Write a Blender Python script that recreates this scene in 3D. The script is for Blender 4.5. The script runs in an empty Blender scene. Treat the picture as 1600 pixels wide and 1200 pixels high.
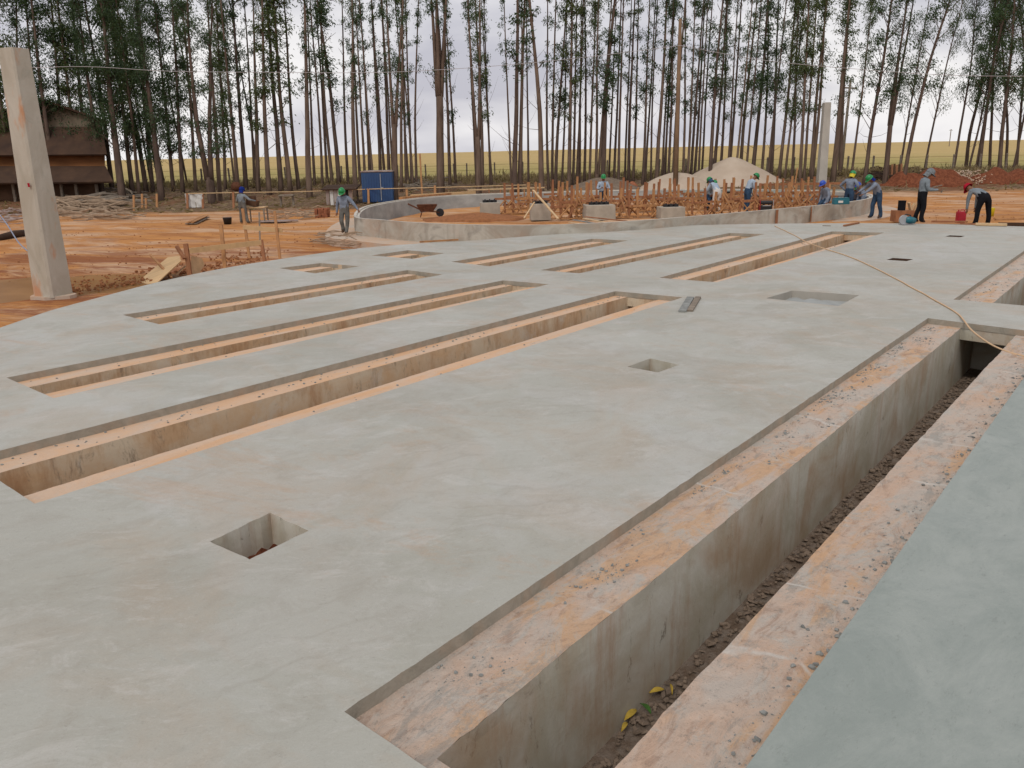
import bpy, bmesh, math, random
from mathutils import Vector, Matrix, noise
from mathutils.geometry import delaunay_2d_cdt
R = math.radians
C = bpy.context.scene.collection
S = bpy.context.scene
# ------------------------------------------------------------ camera
CAM_H, PITCH, ROLL, FPX = 2.7, 15.8, 1.1, 1300.0
FW = Vector((0, math.cos(R(PITCH)), -math.sin(R(PITCH))))
UP0 = Vector((0, math.sin(R(PITCH)), math.cos(R(PITCH))))
RT0 = Vector((1, 0, 0))
RT = RT0*math.cos(R(ROLL)) - UP0*math.sin(R(ROLL))
UP = UP0*math.cos(R(ROLL)) + RT0*math.sin(R(ROLL))
EYE = Vector((0, 0, CAM_H))
cd = bpy.data.cameras.new('camera'); cam = bpy.data.objects.new('camera', cd); C.objects.link(cam)
m = Matrix((RT, UP, -FW)).transposed().to_4x4(); m.translation = EYE
cam.matrix_world = m
cd.sensor_fit = 'HORIZONTAL'; cd.sensor_width = 36; cd.lens = 36*FPX/1600
cd.clip_start = .05; cd.clip_end = 6000
S.camera = cam
# ------------------------------------------------------------ sky, sun, exposure
SUN_EL, SUN_AZ = 50, 200
w = bpy.data.worlds.new("World"); S.world = w; w.use_nodes = True
nt = w.node_tree; N = nt.nodes; LK = nt.links
for n in list(N): N.remove(n)
wo = N.new('ShaderNodeOutputWorld'); bg = N.new('ShaderNodeBackground')
sky = N.new('ShaderNodeTexSky'); sky.sky_type = 'NISHITA'; sky.sun_disc = False
sky.sun_elevation = R(SUN_EL); sky.sun_rotation = R(SUN_AZ); sky.air_density = 1.5; sky.dust_density = 3
tc = N.new('ShaderNodeTexCoord'); mp = N.new('ShaderNodeMapping'); mp.inputs['Scale'].default_value = (1.6, 1.6, 5.0)
ns = N.new('ShaderNodeTexNoise'); ns.inputs['Scale'].default_value = 1.6; ns.inputs['Detail'].default_value = 5; ns.inputs['Roughness'].default_value = .5
cr = N.new('ShaderNodeValToRGB')
cr.color_ramp.elements[0].position = .40; cr.color_ramp.elements[0].color = (5.1, 5.05, 5.7, 1)
cr.color_ramp.elements[1].position = .60; cr.color_ramp.elements[1].color = (8.9, 8.7, 8.7, 1)
mx = N.new('ShaderNodeMix'); mx.data_type = 'RGBA'; mx.inputs[0].default_value = .93
bg.inputs['Strength'].default_value = .1
LK.new(tc.outputs['Generated'], mp.inputs[0]); LK.new(mp.outputs[0], ns.inputs['Vector']); LK.new(ns.outputs[0], cr.inputs[0])
LK.new(sky.outputs[0], mx.inputs[6]); LK.new(cr.outputs[0], mx.inputs[7]); LK.new(mx.outputs[2], bg.inputs[0]); LK.new(bg.outputs[0], wo.inputs[0])
sl = bpy.data.lights.new('sun', 'SUN'); sl.energy = 1.1; sl.angle = R(16); sl.color = (1, .96, .9)
so = bpy.data.objects.new('sun', sl); C.objects.link(so)
so.rotation_euler = (R(90-SUN_EL), 0, R(180-SUN_AZ)); so.location = (0, 0, 60)
S.view_settings.view_transform = 'Standard'; S.view_settings.look = 'None'
S.view_settings.exposure = 0.14; S.view_settings.gamma = 1.0
S.view_settings.use_curve_mapping = False
# ------------------------------------------------------------ placing helpers (photo pixel -> world point)
def ray(px, py): return FW*FPX + RT*(px-800) + UP*(600-py)
def onz(px, py, z=0.0):
    d = ray(px, py); return EYE + d*((z-EYE.z)/d.z)
def atd(px, py, depth): return EYE + ray(px, py)*(depth/FPX)
def depth_of(p): return (p-EYE).dot(FW)
def sm(x, a, b):
    t = max(0, min(1, (x-a)/(b-a))); return t*t*(3-2*t)
def lerp(a, b, t): return a+(b-a)*t
SC, SR = Vector((8.3, 13.2)), 16.4          # floor slab, nearly round
WC, WR = Vector((5.3, 38.4)), 11.2
def inslab(x, y):
    return math.hypot(x-SLC.x, y-SLC.y)
def fill_poly(P, x, y):
    ins = False; j = len(P)-1
    for i in range(len(P)):
        xi, yi = P[i]; xj, yj = P[j]
        if (yi > y) != (yj > y) and x < (xj-xi)*(y-yi)/(yj-yi)+xi: ins = not ins
        j = i
    return ins
def spline(P, n, closed=False):
    out = []; L = len(P)
    rng = range(L if closed else L-1)
    for i in rng:
        g = (lambda k: P[k % L]) if closed else (lambda k: P[max(0, min(L-1, k))])
        a, b, c, d = g(i-1), g(i), g(i+1), g(i+2)
        for k in range(n):
            t = k/n
            out.append(0.5*((2*b)+(c-a)*t+(2*a-5*b+4*c-d)*t*t+(3*b-a-3*c+d)*t**3))
    if not closed: out.append(P[-1])
    return out
SLAB_PX = [(0,512),(80,485),(150,466),(250,440),(350,419),(450,403),(560,388),(660,380),(720,377),(840,368),(1000,356.5),(1100,351.5),(1250,349),(1400,349),(1500,351),(1600,354)]
sl_pts = [onz(*q).xy for q in SLAB_PX]
sl_pts = [Vector((-7.2, 2.5)), Vector((-8.6, 7.5))] + sl_pts + [Vector((20.5, 24)), Vector((23.5, 18)), Vector((24.2, 11)), Vector((22, 3)), Vector((16, -3.5)), Vector((6, -5.5)), Vector((-3, -3))]
SLAB = [tuple(p) for p in spline(sl_pts, 6, True)]
scx = sum(p[0] for p in SLAB)/len(SLAB); scy = sum(p[1] for p in SLAB)/len(SLAB)
SLAB_IN = [(scx+(x-scx)*.965, scy+(y-scy)*.965) for x, y in SLAB]
def terr0(x, y):
    h = lerp(-.62, -.36, sm(x, -7, 1))
    h = lerp(-.37, h, sm(math.hypot(x-5.3, y-38.3), 10.5, 12.5))
    yb = lerp(50, 46, sm(x, 5, 25))
    h += lerp(.92, .72, sm(x, -7, 1))*sm(y, yb, yb+17)
    h += .12*sm(y, 80, 400) - max(0, y-480)*.025
    return h
def pud(x, y):
    # a shallow hollow beside the leaning post, filled by the puddle
    P = PUD; d = ((x-P.x)/3.6)**2+((y-P.y)/2.0)**2
    return .17*math.exp(-d*1.2)
PUD = onz(60, 446, -.62).xy
def terr(x, y):
    h = terr0(x, y)
    nn = noise.noise(Vector((x*.25, y*.25, 3)))*.07 + noise.noise(Vector((x*.9, y*.9, 1)))*.035 + noise.noise(Vector((x*2.6, y*2.6, 7)))*.016
    if y < 90: h += nn*(1-sm(y, 72, 88))
    h -= pud(x, y)
    if y < 32 and fill_poly(SLAB_IN, x, y): h = -1.6
    return h
def hit(px, py, lo=6.0):
    d = ray(px, py).normalized(); t = lo; pt = t
    while t < 900:
        p = EYE+d*t
        if p.z < terr0(p.x, p.y): break
        pt = t; t += .4 if t < 90 else 4
    for _ in range(16):
        mid = (pt+t)/2; p = EYE+d*mid
        if p.z < terr0(p.x, p.y): t = mid
        else: pt = mid
    p = EYE+d*t
    return p
# ------------------------------------------------------------ materials
def col(c): return (c[0], c[1], c[2], 1)
class Mat:
    def __init__(s, name, rough=.85, spec=.3):
        s.m = bpy.data.materials.new(name); s.m.use_nodes = True
        s.t = s.m.node_tree; s.b = s.t.nodes['Principled BSDF']
        s.b.inputs['Roughness'].default_value = rough
        s.b.inputs['Specular IOR Level'].default_value = spec
        s.tc = s.t.nodes.new('ShaderNodeTexCoord')
    def nz(s, scale, detail=4, rough=.55, stretch=None, rot=0, dist=0, lo=.4, hi=.6, off=0):
        mp = s.t.nodes.new('ShaderNodeMapping'); s.t.links.new(s.tc.outputs['Object'], mp.inputs[0])
        mp.inputs['Location'].default_value = (off, off*.7, off*.3)
        mp2 = mp
        if rot:
            mp.inputs['Rotation'].default_value = (0, 0, R(rot))
        if stretch:
            mp2 = s.t.nodes.new('ShaderNodeMapping'); s.t.links.new(mp.outputs[0], mp2.inputs[0]); mp2.inputs['Scale'].default_value = stretch
        n = s.t.nodes.new('ShaderNodeTexNoise'); n.inputs['Scale'].default_value = scale; n.inputs['Detail'].default_value = detail
        n.inputs['Roughness'].default_value = rough; n.inputs['Distortion'].default_value = dist
        s.t.links.new(mp2.outputs[0], n.inputs['Vector'])
        r = s.t.nodes.new('ShaderNodeMapRange'); r.inputs[1].default_value = lo; r.inputs[2].default_value = hi
        s.t.links.new(n.outputs[0], r.inputs[0]); return r.outputs[0]
    def mul(s, a, k):
        n = s.t.nodes.new('ShaderNodeMath'); n.operation = 'MULTIPLY'; s.t.links.new(a, n.inputs[0])
        if isinstance(k, (int, float)): n.inputs[1].default_value = k
        else: s.t.links.new(k, n.inputs[1])
        return n.outputs[0]
    def sub1(s, a):
        n = s.t.nodes.new('ShaderNodeMath'); n.operation = 'SUBTRACT'; n.inputs[0].default_value = 1; s.t.links.new(a, n.inputs[1]); return n.outputs[0]
    def axis(s, ax, lo, hi):
        sp = s.t.nodes.new('ShaderNodeSeparateXYZ'); s.t.links.new(s.tc.outputs['Object'], sp.inputs[0])
        r = s.t.nodes.new('ShaderNodeMapRange'); r.inputs[1].default_value = lo; r.inputs[2].default_value = hi; r.interpolation_type = 'SMOOTHSTEP'
        s.t.links.new(sp.outputs[ax], r.inputs[0]); return r.outputs[0]
    def mix(s, a, b, f):
        n = s.t.nodes.new('ShaderNodeMix'); n.data_type = 'RGBA'
        for i, v in ((6, a), (7, b)):
            if isinstance(v, tuple): n.inputs[i].default_value = col(v)
            else: s.t.links.new(v, n.inputs[i])
        if isinstance(f, (int, float)): n.inputs[0].default_value = f
        else: s.t.links.new(f, n.inputs[0])
        return n.outputs[2]
    def base(s, v):
        if isinstance(v, tuple): s.b.inputs['Base Color'].default_value = col(v)
        else: s.t.links.new(v, s.b.inputs['Base Color'])
        return s
    def bump(s, h, strength=.3, dist=.02):
        n = s.t.nodes.new('ShaderNodeBump'); n.inputs['Strength'].default_value = strength; n.inputs['Distance'].default_value = dist
        s.t.links.new(h, n.inputs['Height']); s.t.links.new(n.outputs[0], s.b.inputs['Normal']); return s
def simple(name, c, rough=.7, var=.25, scale=8, stretch=None, bump=.15, spec=.3, c2=None):
    M = Mat(name, rough, spec); d = c2 or tuple(x*(1-var) for x in c)
    M.base(M.mix(c, d, M.nz(scale, 4, .6, stretch, lo=.3, hi=.7)))
    if bump: M.bump(M.nz(scale*4, 3, .6, stretch, lo=.3, hi=.7, off=5), bump, .01)
    return M.m
# floor slab
M = Mat('slab_concrete', .62, .35)
b = M.mix((.358, .350, .300), (.415, .412, .365), M.nz(.35, 4, .5, None, -51, .6, .36, .64))
b = M.mix(b, (.39, .315, .235), M.mul(M.nz(.75, 7, .66, (1, .7, 1), -35, .8, .47, .66, 9), .6))
b = M.mix(b, (.45, .45, .425), M.mul(M.nz(.42, 6, .6, (.8, 1, 1), -60, 1.4, .56, .66, 21), .55))
b = M.mix(b, (.27, .265, .225), M.mul(M.nz(1.7, 6, .7, (.8, 1.2, 1), -51, .6, .55, .8, 33), .32))
b = M.mix(b, (.46, .45, .42), M.mul(M.nz(9, 6, .8, (.6, 1.3, 1), -25, .6, .60, .76, 40), .28))
b = M.mix(b, (.36, .25, .17), M.mul(M.nz(3.1, 6, .8, None, -25, .3, .62, .72, 77), .3))
b = M.mix(b, (.47, .455, .42), M.mul(M.nz(.55, 5, .5, (1, .8, 1), 10, .8, .535, .555, 201), .22))
b = M.mix(b, (.30, .275, .225), M.mul(M.nz(.8, 6, .55, (1, .6, 1), -40, 1.2, .56, .60, 231), .22))
b = M.mix(b, (.50, .49, .46), M.mul(M.nz(5.5, 8, .85, (.35, 2.4, 1), 22, .3, .61, .68, 101), .45))
b = M.mix(b, (.30, .22, .15), M.mul(M.nz(2.2, 8, .85, None, 22, .3, .62, .70, 121), .35))
b = M.mix(b, (.18, .16, .13), M.mul(M.nz(55, 3, .7, None, 0, 0, .68, .76, 4), .6))
b = M.mix(b, (.26, .225, .175), M.mul(M.nz(2.8, 9, .82, (.8, 1.2, 1), -35, .6, .50, .62, 401), .24))
b = M.mix(b, (.50, .485, .445), M.mul(M.nz(1.6, 9, .8, (.7, 1.4, 1), -10, .8, .53, .62, 421), .42))
b = M.mix(b, (.42, .26, .15), M.mul(M.nz(.55, 9, .78, (1, .5, 1), -60, .6, .56, .66, 441), .4))
b = M.mix(b, (.22, .20, .17), M.mul(M.nz(17, 8, .85, None, 0, 0, .58, .64, 461), .38))
wv = M.t.nodes.new('ShaderNodeTexWave'); wv.wave_type = 'RINGS'; wv.rings_direction = 'Z'; wv.inputs['Scale'].default_value = 1.1; wv.inputs['Distortion'].default_value = 14; wv.inputs['Detail'].default_value = 4; wv.inputs['Detail Scale'].default_value = .7
M.t.links.new(M.tc.outputs['Object'], wv.inputs['Vector']); wr_ = M.t.nodes.new('ShaderNodeMapRange'); wr_.inputs[1].default_value = .90; wr_.inputs[2].default_value = 1.0; M.t.links.new(wv.outputs['Fac'], wr_.inputs[0])
b = M.mix(b, (.27, .245, .20), M.mul(M.mul(wr_.outputs[0], M.nz(.7, 4, .6, None, 0, 0, .50, .62, 301)), .22))
b = M.mix(b, (.28, .26, .22), M.mul(M.nz(90, 4, .8, None, 0, 0, .50, .68, 311), .35))
b = M.mix(b, (.50, .49, .455), M.mul(M.nz(26, 6, .85, None, 0, 0, .56, .66, 321), .3))
# the fresher, greener pour right of the front channel
fresh = M.t.nodes.new('ShaderNodeMapping'); fresh.inputs['Rotation'].default_value = (0, 0, R(-51)); M.t.links.new(M.tc.outputs['Object'], fresh.inputs[0])
sp = M.t.nodes.new('ShaderNodeSeparateXYZ'); M.t.links.new(fresh.outputs[0], sp.inputs[0])
fr = M.t.nodes.new('ShaderNodeMapRange'); fr.inputs[1].default_value = -3.0; fr.inputs[2].default_value = -3.6; M.t.links.new(sp.outputs[1], fr.inputs[0])
FRESH_NODE = fr
b = M.mix(b, M.mix(M.mix((.245, .275, .25), (.31, .335, .305), M.nz(1.3, 9, .78, (.8, 1.3, 1), -51, .4, .4, .62, 50)), (.17, .185, .165), M.mul(M.nz(12, 8, .85, (.6, 1.4, 1), -51, 0, .56, .64, 55), .5)), fr.outputs[0])
M.base(b)
rr = M.nz(.8, 4, .6, None, 0, 1, .3, .7, 60); r2 = M.t.nodes.new('ShaderNodeMapRange'); r2.inputs[3].default_value = .42; r2.inputs[4].default_value = .72; M.t.links.new(rr, r2.inputs[0]); M.t.links.new(r2.outputs[0], M.b.inputs['Roughness'])
M.bump(M.nz(7, 8, .8, (.5, 1.5, 1), -30, .5, .2, .8, 12), .35, .014)
m_slab = M.m
# channel ledge, dusted with orange soil
M = Mat('dusty_ledge_concrete', .9, .2)
b = M.mix((.58, .41, .30), (.53, .455, .385), M.nz(1.4, 7, .7, (.7, 1.5, 1), -51, 1, .38, .62))
b = M.mix(b, (.60, .35, .175), M.mul(M.nz(.9, 6, .6, (.55, 2.2, 1), -51, .5, .52, .57, 14), .62))
b = M.mix(b, (.47, .45, .40), M.mul(M.nz(2.3, 8, .78, (.8, 1.2, 1), -51, .8, .50, .60, 28), .75))
b = M.mix(b, (.33, .21, .15), M.mul(M.nz(5, 9, .82, (.6, 1.4, 1), -51, 1, .52, .62, 33), .6))
b = M.mix(b, (.30, .285, .255), M.mul(M.nz(2.6, 9, .82, (.6, 1.6, 1), -51, .4, .54, .60, 57), .55))
b = M.mix(b, (.22, .205, .18), M.mul(M.nz(15, 8, .85, None, 0, 0, .57, .64, 53), .6))
b = M.mix(b, (.17, .15, .13), M.mul(M.nz(60, 3, .7, None, 0, 0, .64, .72, 3), .7))
# pour joints across the ledge, edged with pale laitance
mp_ = M.t.nodes.new('ShaderNodeMapping'); mp_.inputs['Rotation'].default_value = (0, 0, R(-51)); M.t.links.new(M.tc.outputs['Object'], mp_.inputs[0])
sx_ = M.t.nodes.new('ShaderNodeSeparateXYZ'); M.t.links.new(mp_.outputs[0], sx_.inputs[0])
wb_ = M.nz(1.1, 3, .5, None, 0, 0, 0, 1, 61)
ad_ = M.t.nodes.new('ShaderNodeMath'); ad_.operation = 'MULTIPLY_ADD'; ad_.inputs[1].default_value = .9; M.t.links.new(wb_, ad_.inputs[0]); M.t.links.new(sx_.outputs[0], ad_.inputs[2])
pg_ = M.t.nodes.new('ShaderNodeMath'); pg_.operation = 'PINGPONG'; pg_.inputs[1].default_value = .55; M.t.links.new(ad_.outputs[0], pg_.inputs[0])
mr_ = M.t.nodes.new('ShaderNodeMapRange'); mr_.inputs[1].default_value = .028; mr_.inputs[2].default_value = .006; M.t.links.new(pg_.outputs[0], mr_.inputs[0])
b = M.mix(b, (.60, .56, .50), M.mul(M.mul(mr_.outputs[0], M.nz(2.1, 5, .7, None, 0, 0, .45, .55, 71)), .75))
M.base(b).bump(M.nz(11, 8, .82, None, 0, 1, .2, .8, 6), .65, .03); m_ledge = M.m
M = Mat('peach_dusted_ledge_concrete', .9, .2)
b = M.mix((.62, .40, .25), (.56, .43, .325), M.nz(1.4, 7, .7, (.7, 1.5, 1), -51, 1, .38, .62))
b = M.mix(b, (.62, .34, .16), M.mul(M.nz(.9, 6, .6, (.55, 2.2, 1), -51, .5, .52, .60, 14), .5))
b = M.mix(b, (.40, .27, .19), M.mul(M.nz(5, 7, .8, (.6, 1.4, 1), -51, 1, .56, .70, 33), .45))
M.base(b).bump(M.nz(11, 8, .82, None, 0, 1, .2, .8, 6), .5, .02); m_ledgeb = M.m
# channel wall, streaked
M = Mat('channel_wall_concrete', .8, .25)
b = M.mix((.43, .395, .31), (.54, .515, .445), M.nz(1.3, 5, .6, None, 0, 1, .38, .62))
b = M.mix(b, (.36, .21, .12), M.mul(M.nz(3.0, 6, .75, (1, 1, .16), 0, 0, .52, .72, 9), .65))
b = M.mix(b, (.15, .12, .09), M.mul(M.nz(7, 7, .8, (1, 1, .35), 0, .5, .60, .66, 19), .7))
b = M.mix(b, (.60, .56, .50), M.mul(M.nz(2.2, 7, .75, (1, 1, .5), 0, .5, .56, .66, 29), .35))
b = M.mix(b, (.34, .20, .10), M.mul(M.nz(.9, 5, .6, None, 0, .6, .48, .66, 39), .55))
M.base(b).bump(M.nz(20, 5, .7, None, 0, 0, .2, .8, 5), .25, .01); m_chan = M.m
M = Mat('stained_channel_wall_concrete', .85, .2)
b = M.mix((.58, .39, .23), (.62, .51, .37), M.nz(1.3, 6, .65, None, 0, .6, .38, .62))
b = M.mix(b, (.40, .215, .105), M.mul(M.nz(2.2, 7, .75, (1, 1, .25), 0, 0, .48, .64, 9), .75))
b = M.mix(b, (.17, .12, .085), M.mul(M.nz(4.5, 8, .8, (1, 1, .35), 0, .5, .55, .64, 19), .6))
b = M.mix(b, (.58, .52, .43), M.mul(M.nz(1.9, 7, .75, (1, 1, .6), 0, .5, .56, .64, 29), .5))
M.base(b).bump(M.nz(18, 6, .8, None, 0, 0, .2, .8, 5), .35, .012); m_chan2 = M.m
M = Mat('step_edge_concrete', .85, .2)
b = M.mix((.27, .245, .195), (.36, .32, .26), M.nz(5, 6, .7, None, 0, 1, .35, .65)); b = M.mix(b, (.42, .27, .17), M.mul(M.nz(3, 5, .6, None, 0, 0, .5, .75, 8), .5))
M.base(b).bump(M.nz(25, 5, .7, None, 0, 0, .2, .8), .4, .01); m_step = M.m
M = Mat('channel_dirt', .95, .1)
M.base(M.mix((.17, .12, .085), (.25, .2, .16), M.nz(6, 6, .7))).bump(M.nz(14, 6, .75, None, 0, 0, .2, .8), .8, .04); m_cdirt = M.m
M = Mat('red_pit_soil', .95, .1)
M.base(M.mix((.13, .042, .022), (.23, .08, .04), M.nz(7, 6, .7))).bump(M.nz(14, 6, .75, None, 0, 0, .2, .8), .8, .04); m_red = M.m
# ring wall
M = Mat('ring_wall_concrete', .85, .2)
b = M.mix((.33, .285, .23), (.45, .42, .36), M.nz(.7, 6, .65, (1, 1, 1.8), 0, 1, .4, .6))
b = M.mix(b, (.17, .155, .135), M.mul(M.nz(1.1, 5, .6, (1, 1, 1.3), 0, .8, .56, .70, 8), .65))
b = M.mix(b, (.40, .26, .18), M.mul(M.nz(.9, 5, .6, None, 0, 0, .5, .7, 18), .5))
b = M.mix(b, (.2, .18, .15), M.mul(M.nz(3, 4, .6, (1, 1, .1), 0, 0, .56, .7, 28), .35))
M.base(b).bump(M.nz(12, 5, .7, None, 0, 0, .2, .8), .3, .01); m_ring = M.m
m_ringtop = simple('ring_wall_top', (.56, .52, .45), .85, .25, 3)
m_ringin = simple('ring_wall_inner', (.40, .415, .40), .85, .4, 1.2, (1, 1, 1.6))
m_ledge2 = simple('footing_dust', (.52, .34, .22), .9, .3, 1.5, None, .3, .2, (.46, .40, .33))
# soil
M = Mat('orange_soil', .95, .12)
b = M.mix((.46, .215, .078), (.57, .265, .088), M.nz(.16, 6, .6, (.8, 1.3, 1), 8, 1, .38, .62))
b = M.mix(b, (.60, .42, .285), M.mul(M.nz(.24, 7, .68, (.6, 1.5, 1), 12, 1.5, .47, .60, 12), .8))
left = M.mul(M.sub1(M.axis(0, -6, 0)), M.sub1(M.axis(1, 27, 36)))
b = M.mix(b, (.235, .075, .032), M.mul(M.nz(.34, 7, .7, (.5, 1.4, 1), 20, 1.5, .47, .58, 30), M.mul(left, .85)))
b = M.mix(b, (.30, .12, .05), M.mul(M.nz(.5, 7, .7, (.45, 1.5, 1), 26, 1.5, .48, .64, 34), .7))
b = M.mix(b, (.32, .14, .06), M.mul(M.nz(.9, 7, .75, (.35, 2.0, 1), -18, 1, .52, .68, 70), .6))
b = M.mix(b, (.64, .48, .34), M.mul(M.nz(4, 5, .75, (.5, 1.6, 1), 0, 1, .66, .8, 44), .35))
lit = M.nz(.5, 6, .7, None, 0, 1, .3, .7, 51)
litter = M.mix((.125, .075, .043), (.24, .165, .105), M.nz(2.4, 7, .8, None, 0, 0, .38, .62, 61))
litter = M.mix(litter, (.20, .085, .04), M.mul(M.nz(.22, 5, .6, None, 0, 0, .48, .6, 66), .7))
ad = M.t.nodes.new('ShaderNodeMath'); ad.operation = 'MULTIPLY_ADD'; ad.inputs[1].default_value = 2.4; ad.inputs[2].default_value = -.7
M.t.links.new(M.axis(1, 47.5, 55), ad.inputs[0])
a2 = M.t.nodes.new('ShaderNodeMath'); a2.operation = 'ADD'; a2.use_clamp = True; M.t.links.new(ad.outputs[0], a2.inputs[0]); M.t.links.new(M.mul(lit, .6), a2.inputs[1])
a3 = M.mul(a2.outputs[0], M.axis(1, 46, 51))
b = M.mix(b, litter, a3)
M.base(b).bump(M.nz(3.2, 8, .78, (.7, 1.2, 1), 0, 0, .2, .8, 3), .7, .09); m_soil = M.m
M = Mat('dry_field_crop', .95, .1)
b = M.mix((.47, .34, .15), (.41, .295, .115), M.nz(.10, 4, .6, (.25, 2.2, 1), 0, 0, .4, .6))
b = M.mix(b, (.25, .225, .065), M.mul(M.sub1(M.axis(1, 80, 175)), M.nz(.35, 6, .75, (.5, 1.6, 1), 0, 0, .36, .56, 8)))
b = M.mix(b, (.60, .45, .22), M.mul(M.nz(.9, 6, .8, (.5, 1.3, 1), 0, 0, .52, .68, 15), .6))
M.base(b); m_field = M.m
m_bark = simple('eucalyptus_bark', (.13, .09, .068), .9, .5, 3, (1, 1, .25), .5, .1, (.055, .037, .03))
m_bark2 = simple('pale_eucalyptus_bark', (.175, .122, .09), .9, .5, 3, (1, 1, .22), .5, .1, (.075, .05, .037))
def leafmat(name, a, bb):
    M = Mat(name, .6, .25)
    oi = M.t.nodes.new('ShaderNodeNewGeometry'); M.base(M.mix(a, bb, oi.outputs['Random Per Island']))
    tr = M.t.nodes.new('ShaderNodeBsdfTranslucent'); tr.inputs[0].default_value = (bb[0]*1.3, bb[1]*1.5, bb[2], 1)
    ms = M.t.nodes.new('ShaderNodeMixShader'); ms.inputs[0].default_value = .25
    out = M.t.nodes['Material Output']; M.t.links.new(M.b.outputs[0], ms.inputs[1]); M.t.links.new(tr.outputs[0], ms.inputs[2]); M.t.links.new(ms.outputs[0], out.inputs[0])
    return M.m
m_leaf = leafmat('eucalyptus_leaves', (.022, .045, .02), (.062, .095, .04))
m_leaf2 = leafmat('yellowish_eucalyptus_leaves', (.035, .06, .02), (.10, .125, .045))
m_wood = simple('sawn_timber', (.47, .245, .105), .8, .4, 6, (1, 1, .3), .2, .2, (.30, .15, .07))
m_wood2 = simple('red_brown_timber', (.36, .165, .08), .8, .4, 6, (1, 1, .3), .2, .2, (.21, .09, .045))
m_woodp = simple('pale_timber', (.62, .43, .24), .8, .25, 5, None, .2)
m_woodg = simple('grey_weathered_timber', (.27, .22, .17), .9, .45, 6, None, .3)
m_ply = simple('plywood', (.60, .40, .20), .7, .2, 3, (.3, 2, 1), .1)
m_postb = simple('pale_post_concrete', (.40, .37, .32), .85, .25, 2, (1, 1, .4), .3)
M = Mat('post_concrete', .85, .2)
b = M.mix((.39, .35, .28), (.49, .455, .385), M.nz(1.2, 6, .6, (1, 1, .4), 0, 1, .38, .62)); b = M.mix(b, (.27, .26, .21), M.mul(M.nz(3, 5, .7, (1, 1, .5), 0, 1, .55, .75, 7), .5))
b = M.mix(b, (.50, .20, .07), M.mul(M.nz(1.5, 4, .6, (1, 1, .35), 0, 0, .58, .66, 17), .7))
M.base(b).bump(M.nz(14, 5, .7, None, 0, 0, .2, .8), .3, .01); m_post = M.m
m_sand = simple('pale_sand', (.50, .41, .32), .95, .22, .8, None, .8, .1, (.42, .33, .25))
m_gravel = simple('grey_gravel', (.23, .175, .13), .95, .4, 5, None, .9, .1)
m_blue = simple('faded_blue_paint', (.018, .055, .16), .5, .5, 1.4, (1, 1, .4), .1, .4, (.03, .075, .17))
m_tin = simple('rusty_corrugated_sheet', (.36, .32, .30), .6, .4, 2, (1, 1, .3), .1, .4, (.22, .12, .08))
m_dark = simple('dark_opening', (.02, .016, .013), .9, .3, 4, None, 0)
m_black = simple('black_plastic', (.012, .012, .014), .45, .3, 4, None, 0, .5)
m_white = simple('white_woven_sack', (.66, .64, .60), .8, .15, 3, None, .3)
m_teal = simple('teal_plastic', (.008, .13, .17), .4, .2, 3, None, 0, .5)
m_bluep = simple('bright_blue_plastic', (.015, .07, .45), .4, .2, 3, None, 0, .5)
m_redp = simple('red_plastic', (.42, .012, .03), .4, .2, 3, None, 0, .5)
m_yellow = simple('yellow_plastic', (.62, .50, .02), .5, .2, 3, None, 0, .4)
m_green = simple('green_helmet_plastic', (.005, .22, .055), .35, .15, 3, None, 0, .5)
m_metal = simple('bare_steel', (.35, .35, .36), .4, .2, 5, None, 0, .6)
m_rust = simple('rusty_steel', (.16, .065, .035), .85, .5, 8, None, .3, .2)
m_brick = simple('clay_bricks', (.36, .14, .075), .9, .4, 9, None, .3, .1)
m_shirt = simple('blue_grey_cloth', (.25, .29, .36), .9, .5, 5, None, .4, .1)
m_shirt2 = simple('grey_cloth', (.25, .285, .31), .9, .5, 5, None, .4, .1)
m_shirt3 = simple('pale_blue_cloth', (.38, .46, .55), .9, .2, 9, None, .4, .1)
m_jean = simple('denim', (.045, .085, .15), .9, .5, 5, None, .4, .1)
m_jeang = simple('dusty_grey_trousers', (.17, .165, .15), .9, .5, 5, None, .4, .1)
m_pants = simple('black_trousers', (.012, .012, .015), .9, .3, 9, None, .3, .1)
m_boot = simple('dusty_boots', (.09, .055, .035), .9, .3, 9, None, .2, .1)
m_skin = simple('brown_skin', (.22, .105, .06), .6, .15, 5, None, 0, .3)
m_bluec = simple('blue_cloth', (.012, .03, .20), .9, .3, 9, None, .3, .1)
m_greyc = simple('grey_patterned_cap', (.22, .24, .25), .9, .5, 14, None, .3, .1)
m_redc = simple('red_cloth_cap', (.40, .012, .03), .8, .3, 9, None, .3, .1)
m_shedr = simple('dark_brown_sheeting', (.04, .023, .016), .85, .4, 1.0, (1, 1, .3), .3, .2, (.075, .042, .025))
m_shedo = simple('rust_orange_boards', (.19, .08, .03), .85, .5, 1.2, (.4, 1, 1), .3, .2)
m_shedw = simple('weathered_grey_gable', (.17, .135, .095), .9, .35, 1.2, (1, 1, .4), .3, .2)
m_shedb = simple('dark_shed_base', (.115, .062, .036), .9, .5, 1.2, None, .3, .2)
m_chip = simple('grey_concrete_chips', (.30, .305, .285), .9, .5, 9, None, .3, .2)
m_clod = simple('dry_mud_flakes', (.24, .18, .135), .95, .4, 7, None, .4, .1)
m_clodr = simple('red_clods', (.34, .145, .065), .95, .4, 7, None, .4, .1)
m_twig = simple('bleached_branches', (.40, .29, .20), .9, .45, 4, None, .2, .1)
m_cord = simple('tan_hose', (.62, .42, .25), .7, .15, 3, None, 0)
m_cordb = simple('blue_hose', (.25, .28, .36), .7, .15, 3, None, 0)
m_wire = simple('thin_grey_wire', (.42, .41, .42), .6, .1, 3, None, 0)
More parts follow.
